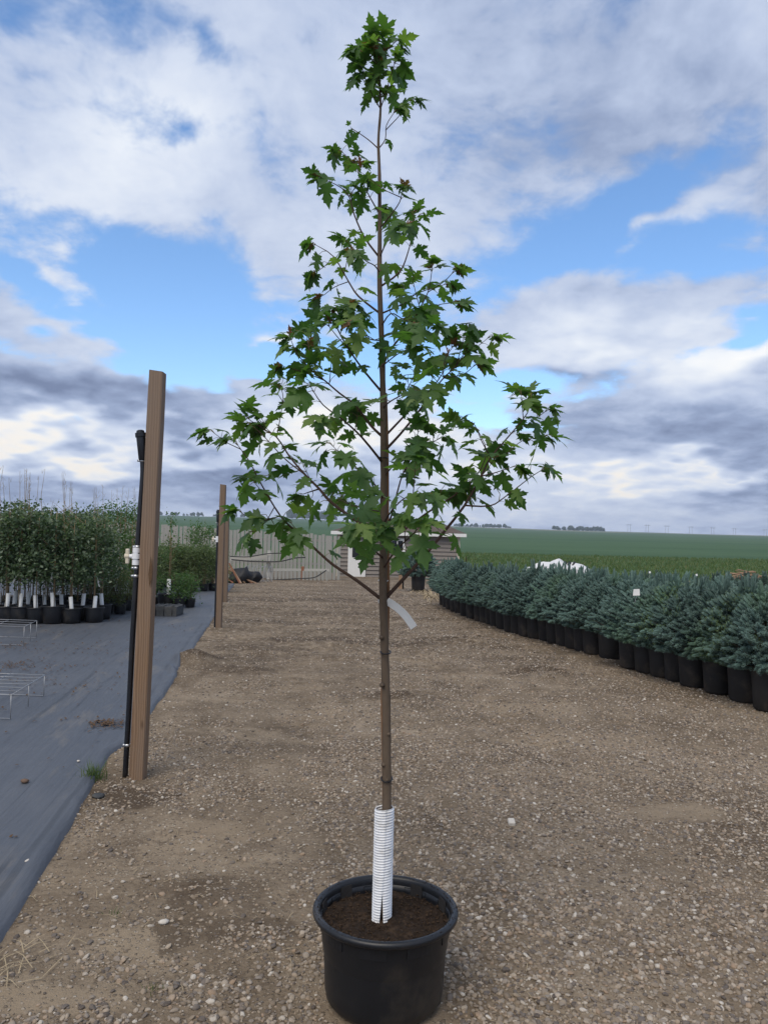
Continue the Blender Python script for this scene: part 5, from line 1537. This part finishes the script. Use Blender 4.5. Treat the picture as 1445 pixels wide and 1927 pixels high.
# pale strewn straw strip by the lone spruce
def strands(name, label, cat, cfun, n, ln, mat, w=.004, up=.15):
    V = []; Fs = []
    for i in range(n):
        c = cfun(); a = random.uniform(0, 6.28); l = ln * random.uniform(.4, 1.2)
        d = Vector((math.cos(a), math.sin(a), random.uniform(-.0, up))); s_ = Vector((-d.y, d.x, 0)) * w
        c = Vector(c); k = len(V)
        mid = c + d * l * .5 + Vector((0, 0, random.uniform(0, up * l)))
        for q, f in ((c, 1), (mid, 1), (c + d * l, .4)):
            V.append(tuple(q - s_ * f)); V.append(tuple(q + s_ * f))
        Fs += [(k, k + 1, k + 3, k + 2), (k + 2, k + 3, k + 5, k + 4)]
    o = link(name, npmesh(name, V, Fs, mat)); tag(o, label, cat, kind='stuff'); return o
def straw_c():
    t = random.random(); q = G(785 + 45 * t, 1110 + 22 * t + random.gauss(0, 3)); q.x += random.gauss(0, .15); q.z = float(surf(q.x, q.y)) + .01; return q
strands('dry_straw', 'pale dry straw strewn on the soil before the lone spruce', 'straw', straw_c, 260, .35, M['straw'], .010, .25)

# ------------------------------------------------------------------ beyond the spruces
c = P(1050, 1090, 23); c.z = zg(c.x, 23)
o = thing('plastic_heap', 'crumpled heap of white plastic sheeting behind the spruces', 'plastic sheet', c)
gw, gh = 30, 16; V = []; Fs = []
for j in range(gh + 1):
    for i in range(gw + 1):
        u_, v_ = i / gw - .5, j / gh - .5
        env = max(0, 1 - (2 * abs(u_)) ** 2.5) * max(0, 1 - (2 * abs(v_)) ** 2)
        z = .26 * env * (.45 + 1.0 * float(fbm(np.array(u_ * 7 + 20), np.array(v_ * 4 + 20), 3, 91)))
        V.append((u_ * 1.9 + .05 * math.sin(v_ * 20), v_ * .9, (.78 * min(1, env * 8) + z)))
for j in range(gh):
    for i in range(gw): k = j * (gw + 1) + i; Fs.append((k, k + 1, k + gw + 2, k + gw + 1))
link('sheet', npmesh('sheet', V, Fs, M['tarp'], False), o)
mb = MB()
for i in range(5):
    x = -.2 + i * .14; mb.tube([(x, -.2, .90), (x + .1, -.05, 1.0), (x + .22, .1, .90)], [.03, .05, .02], 6)
    link('black_fold', mb.mesh('black_fold', M['bag'], True), o); mb = MB()
for i in range(26):
    c = P(1405, 1090, 27) + Vector((random.uniform(-.55, .55), random.uniform(-.4, .4), 0)); zz = P(1405, 1083, 27).z - .1 + random.uniform(0, .28) * (1 - abs(c.x - P(1405, 1090, 27).x) / .6)
    a = random.uniform(-.5, .5) + (math.pi if random.random() < .5 else 0); l = random.uniform(.35, .75)
    d = Vector((math.cos(a), math.sin(a) * .6, random.uniform(-.15, .45))).normalized()
    o = thing('loose_stick', 'brown stick lying in the heap of sticks behind the spruces', 'stick', (c.x, c.y, zz), 0, 'heap of sticks behind the spruces')
    mb = MB(); mb.tube([Vector((c.x, c.y, zz)) - d * l * .5, Vector((c.x, c.y, zz)) + d * l * .5], [.022, .014], 5); part('wood', mb, M['oldwood'], o)
c = P(1405, 1090, 27.2); c.z = zg(c.x, c.y)
o = thing('soil_heap', 'low earthen mound carrying the heap of sticks behind the spruces', 'mound', c)
mb = MB(); mb.lathe([(1.0, -.02), (.8, .25), (.5, .5), (.2, .62), (.01, .64)], 18, (0, 0, 0), 0, .15); link('earth', mb.mesh('earth', M['bark_chip'], True), o)
# thin stake in the grass beside the shed
c = P(876, 1070, 38); o = thing('thin_stake', 'thin dark stake upright in the grass beside the shed', 'stake', (c.x, 38, zg(c.x, 38)))
mb = MB(); mb.tube([(c.x, 38, zg(c.x, 38) - .05), (c.x + .02, 38, P(875, 1047, 38).z)], .02, 5); part('rod', mb, M['twig_bark'], o)

# meadow grass on the verge (uncountable)
def blades(name, label, n, xy, h, w, mat):
    x, y = xy(n); n = len(x); z = zt(x, y)
    if name != 'verge_grass': z = surf(x, y)
    a = rng.uniform(0, 6.28, n); hh = h * rng.uniform(.4, 1.3, n); lean = rng.normal(0, .35, (n, 2)) * hh[:, None]
    b = np.stack([x, y, z - .01], -1); s_ = np.stack([np.cos(a), np.sin(a), 0 * a], -1) * w
    mid = b + np.stack([lean[:, 0] * .35, lean[:, 1] * .35, hh * .6], -1); tip = b + np.stack([lean[:, 0], lean[:, 1], hh], -1)
    V = np.stack([b - s_, b + s_, mid + s_ * .7, mid - s_ * .7, tip], 1).reshape(-1, 3)
    i = np.arange(n)[:, None] * 5
    Fq = np.concatenate([i + [0, 1, 2], i + [0, 2, 3], i + [3, 2, 4]])
    o = link(name, npmesh(name, V, Fq, mat)); tag(o, label, 'grass', kind='stuff')
blades('verge_grass', 'rough green grass on the verge between yard and crop field', 34000, lambda n: (rng.uniform(2.5, 60, n), 39 + 49 * rng.random(n) ** 1.2), .22, .035, M['grass'])
gt_ = G(172, 1468)
def tuft(n):
    r_ = np.abs(rng.normal(0, .05, n)); a = rng.uniform(0, 6.28, n); return gt_.x + r_ * np.cos(a), gt_.y + r_ * np.sin(a)
blades('grass_tuft', 'small tuft of green and dry grass at the fabric edge near the tall post', 130, tuft, .11, .0028, M['grass'])
for (px, py, n) in ((290, 1865, 22), (215, 1722, 16)):
    q = G(px, py)
    blades('grass_sprig', 'tiny grass sprig growing out of the bare soil', n, lambda n, q=q: (q.x + rng.normal(0, .018, n), q.y + rng.normal(0, .018, n)), .035, .0016, M['grass'])
q = G(20, 1830)
strands('dry_grass', 'pale dry grass stems lying on the soil beside the fabric corner', 'grass', lambda: (q.x + random.uniform(-.12, .16), q.y + random.uniform(-.1, .15), float(surf(q.x, q.y)) + .012), 26, .16, M['straw'], .0018, .10)

# litter and stones on the fabric
def litter_c():
    while True:
        if random.random() < .55:
            cx_, cy_, s_ = random.choice([(205, 1370, .10), (25, 1218, .22), (18, 1255, .20), (150, 1172, .4), (110, 1225, .45), (40, 1262, .35), (195, 1366, .06), (80, 1290, .5)])
            p = G(cx_, cy_); x, y = p.x + random.gauss(0, s_), p.y + random.gauss(0, s_ * .8)
        else: x, y = random.uniform(-6, -1.6), random.uniform(3, 13)
        if x < float(edge_x(y)) - .08: return (x, y, fabz(x, y) + .006)
strands('leaf_litter', 'scattered dry leaf litter and bits on the ground fabric', 'litter', litter_c, 1000, .035, M['litter'], .007, .25)
def litter_g():
    while True:
        y = random.uniform(1.9, 6); x = random.uniform(-2.2, .6)
        if x > float(edge_x(y)) + .05 and math.hypot(x - POT.x, y - POT.y) > .26: return (x, y, float(surf(x, y)) + .006)
strands('dry_twigs', 'small dry twigs and stems scattered over the bare soil', 'litter', litter_g, 170, .07, M['straw'], .0014, .12)
def stone(px, py, s, label, mat, onfab=False, group=None, flat=.6):
    p = G(px, py); z = fabz(p.x, p.y) if onfab else float(surf(p.x, p.y))
    me = MB(); g = random.Random(px); vs = []; n = 10
    for j in range(6):
        th = math.pi * j / 5
        for k in range(n):
            ph = 2 * math.pi * k / n; r_ = s * (1 + g.uniform(-.14, .14))
            vs.append((r_ * math.sin(th) * math.cos(ph) * 1.25, r_ * math.sin(th) * math.sin(ph), r_ * math.cos(th) * flat + s * flat * .75))
    me.add(vs, [(j * n + k, j * n + (k + 1) % n, (j + 1) * n + (k + 1) % n, (j + 1) * n + k) for j in range(5) for k in range(n)])
    o = link('stone', me.mesh('stone', mat, True), None, (p.x, p.y, z)); o.rotation_euler.z = g.uniform(0, 6); tag(o, label, 'stone', group)
M['stone_b'] = simple('brown_stone', (.13, .085, .06), .8, .3, 40, .3, .3)
M['stone_w'] = simple('pale_stone', (.52, .48, .42), .75, .15, 40, .3, .3)
stone(47, 1480, .022, 'reddish brown stone lying on the ground fabric', M['stone_b'], True)
stone(53, 1632, .012, 'white pebble lying on the ground fabric near its edge', M['stone_w'], True)
stone(148, 1440, .010, 'small white pebble on the ground fabric above the grass tuft', M['stone_w'], True)
stone(308, 1866 - 127, .017, 'rounded white stone on the bare soil left of the big pot', M['stone_w'])
stone(186, 1498, .035, 'flat pale stone on the soil just below the grass tuft', M['slab'], False, None, .3)
p = G(962, 1556); o = link('concrete_chip', (lambda mb: (mb.box((0, 0, .012), (.036, .05, .028), Matrix.Rotation(.2, 3, 'X')), mb.mesh('concrete_chip', M['stone_w']))[1])(MB()), None, (p.x, p.y, float(surf(p.x, p.y)))); tag(o, 'pale square chip of concrete lying alone on the gravel lane', 'chip')
bv = o.modifiers.new('bevel', 'BEVEL'); bv.width = .004

# ------------------------------------------------------------------ far country
def tree_line(label, px0, px1, Rr, n, h, seed):
    g = np.random.default_rng(seed); V = []; Fs = []
    ico = [(math.sin(t) * math.cos(p), math.sin(t) * math.sin(p), math.cos(t)) for t in (.001, .7, 1.4, 2.1) for p in np.arange(6) * 1.047]
    for i in range(n):
        px = px0 + (px1 - px0) * g.random(); d = ray(px, 1000); k = Rr * g.uniform(.97, 1.03) / d.y; x, y = d.x * k, d.y * k; z = zg(x, y) - .5
        hh = h * g.uniform(.45, 1.1); ww = hh * g.uniform(.35, .6); o_ = len(V)
        for (a, b, c) in ico:
            f = g.uniform(.75, 1.2); V.append((x + a * ww * f, y + b * ww * f, z + hh * .5 + c * hh * .55 * f))
        for j in range(3):
            for q in range(6): Fs.append((o_ + j * 6 + q, o_ + j * 6 + (q + 1) % 6, o_ + (j + 1) * 6 + (q + 1) % 6, o_ + (j + 1) * 6 + q))
    o = link('tree_line', npmesh('tree_line', V, Fs, M['fartree'], False)); tag(o, label, 'trees', kind='stuff')
tree_line('dark far shelterbelt of trees on the skyline above the board fence', 540, 632, 1440, 60, 17, 1)
tree_line('thin line of far bushes on the skyline behind the posts', 150, 480, 1450, 70, 8, 2)
tree_line('far line of trees on the skyline behind the shed roof', 855, 960, 1450, 50, 7, 3)
tree_line('far dark tree belt low on the skyline over the crop field', 1040, 1135, 1450, 70, 8, 4)
for i, px in enumerate((1183, 1217, 1254, 1299, 1340, 1381, 1439)):
    d = ray(px, 1000); k = 1430 / d.y; x, y = d.x * k, d.y * k; z = zg(x, y)
    o = thing('power_pylon', 'thin far power pylon on the skyline over the crop field', 'pylon', (x, y, z - 1), 0, 'far power pylons')
    for s_ in (-1, 1):
        mb = MB(); mb.tube([(x + s_ * 2.6, y, z - 1), (x + s_ * 2.0, y, z + 15)], [.30, .22], 5); part('leg', mb, M['pylon'], o)
    mb = MB(); mb.box((x, y, z + 13.2), (11, .4, .5)); part('crossarm', mb, M['pylon'], o)

# ------------------------------------------------------------------ haze over the far fields
mb = MB(); mb.box((0, 900, 8), (4600, 2000, 84))
hz = bpy.data.materials.new('haze_air'); hz.use_nodes = True; hz.node_tree.nodes.clear()
ht = NT(hz.node_tree); ho = ht.new('ShaderNodeOutputMaterial'); hv = ht.new('ShaderNodeVolumePrincipled')
hv.inputs['Color'].default_value = (.80, .87, 1.0, 1); hv.inputs['Density'].default_value = .00028; hv.inputs['Anisotropy'].default_value = .2
ht.l.new(hv.outputs[0], ho.inputs['Volume'])
haze = link('haze', mb.mesh('haze', hz)); tag(haze, 'thin pale haze lying over the far fields', 'haze', kind='stuff')
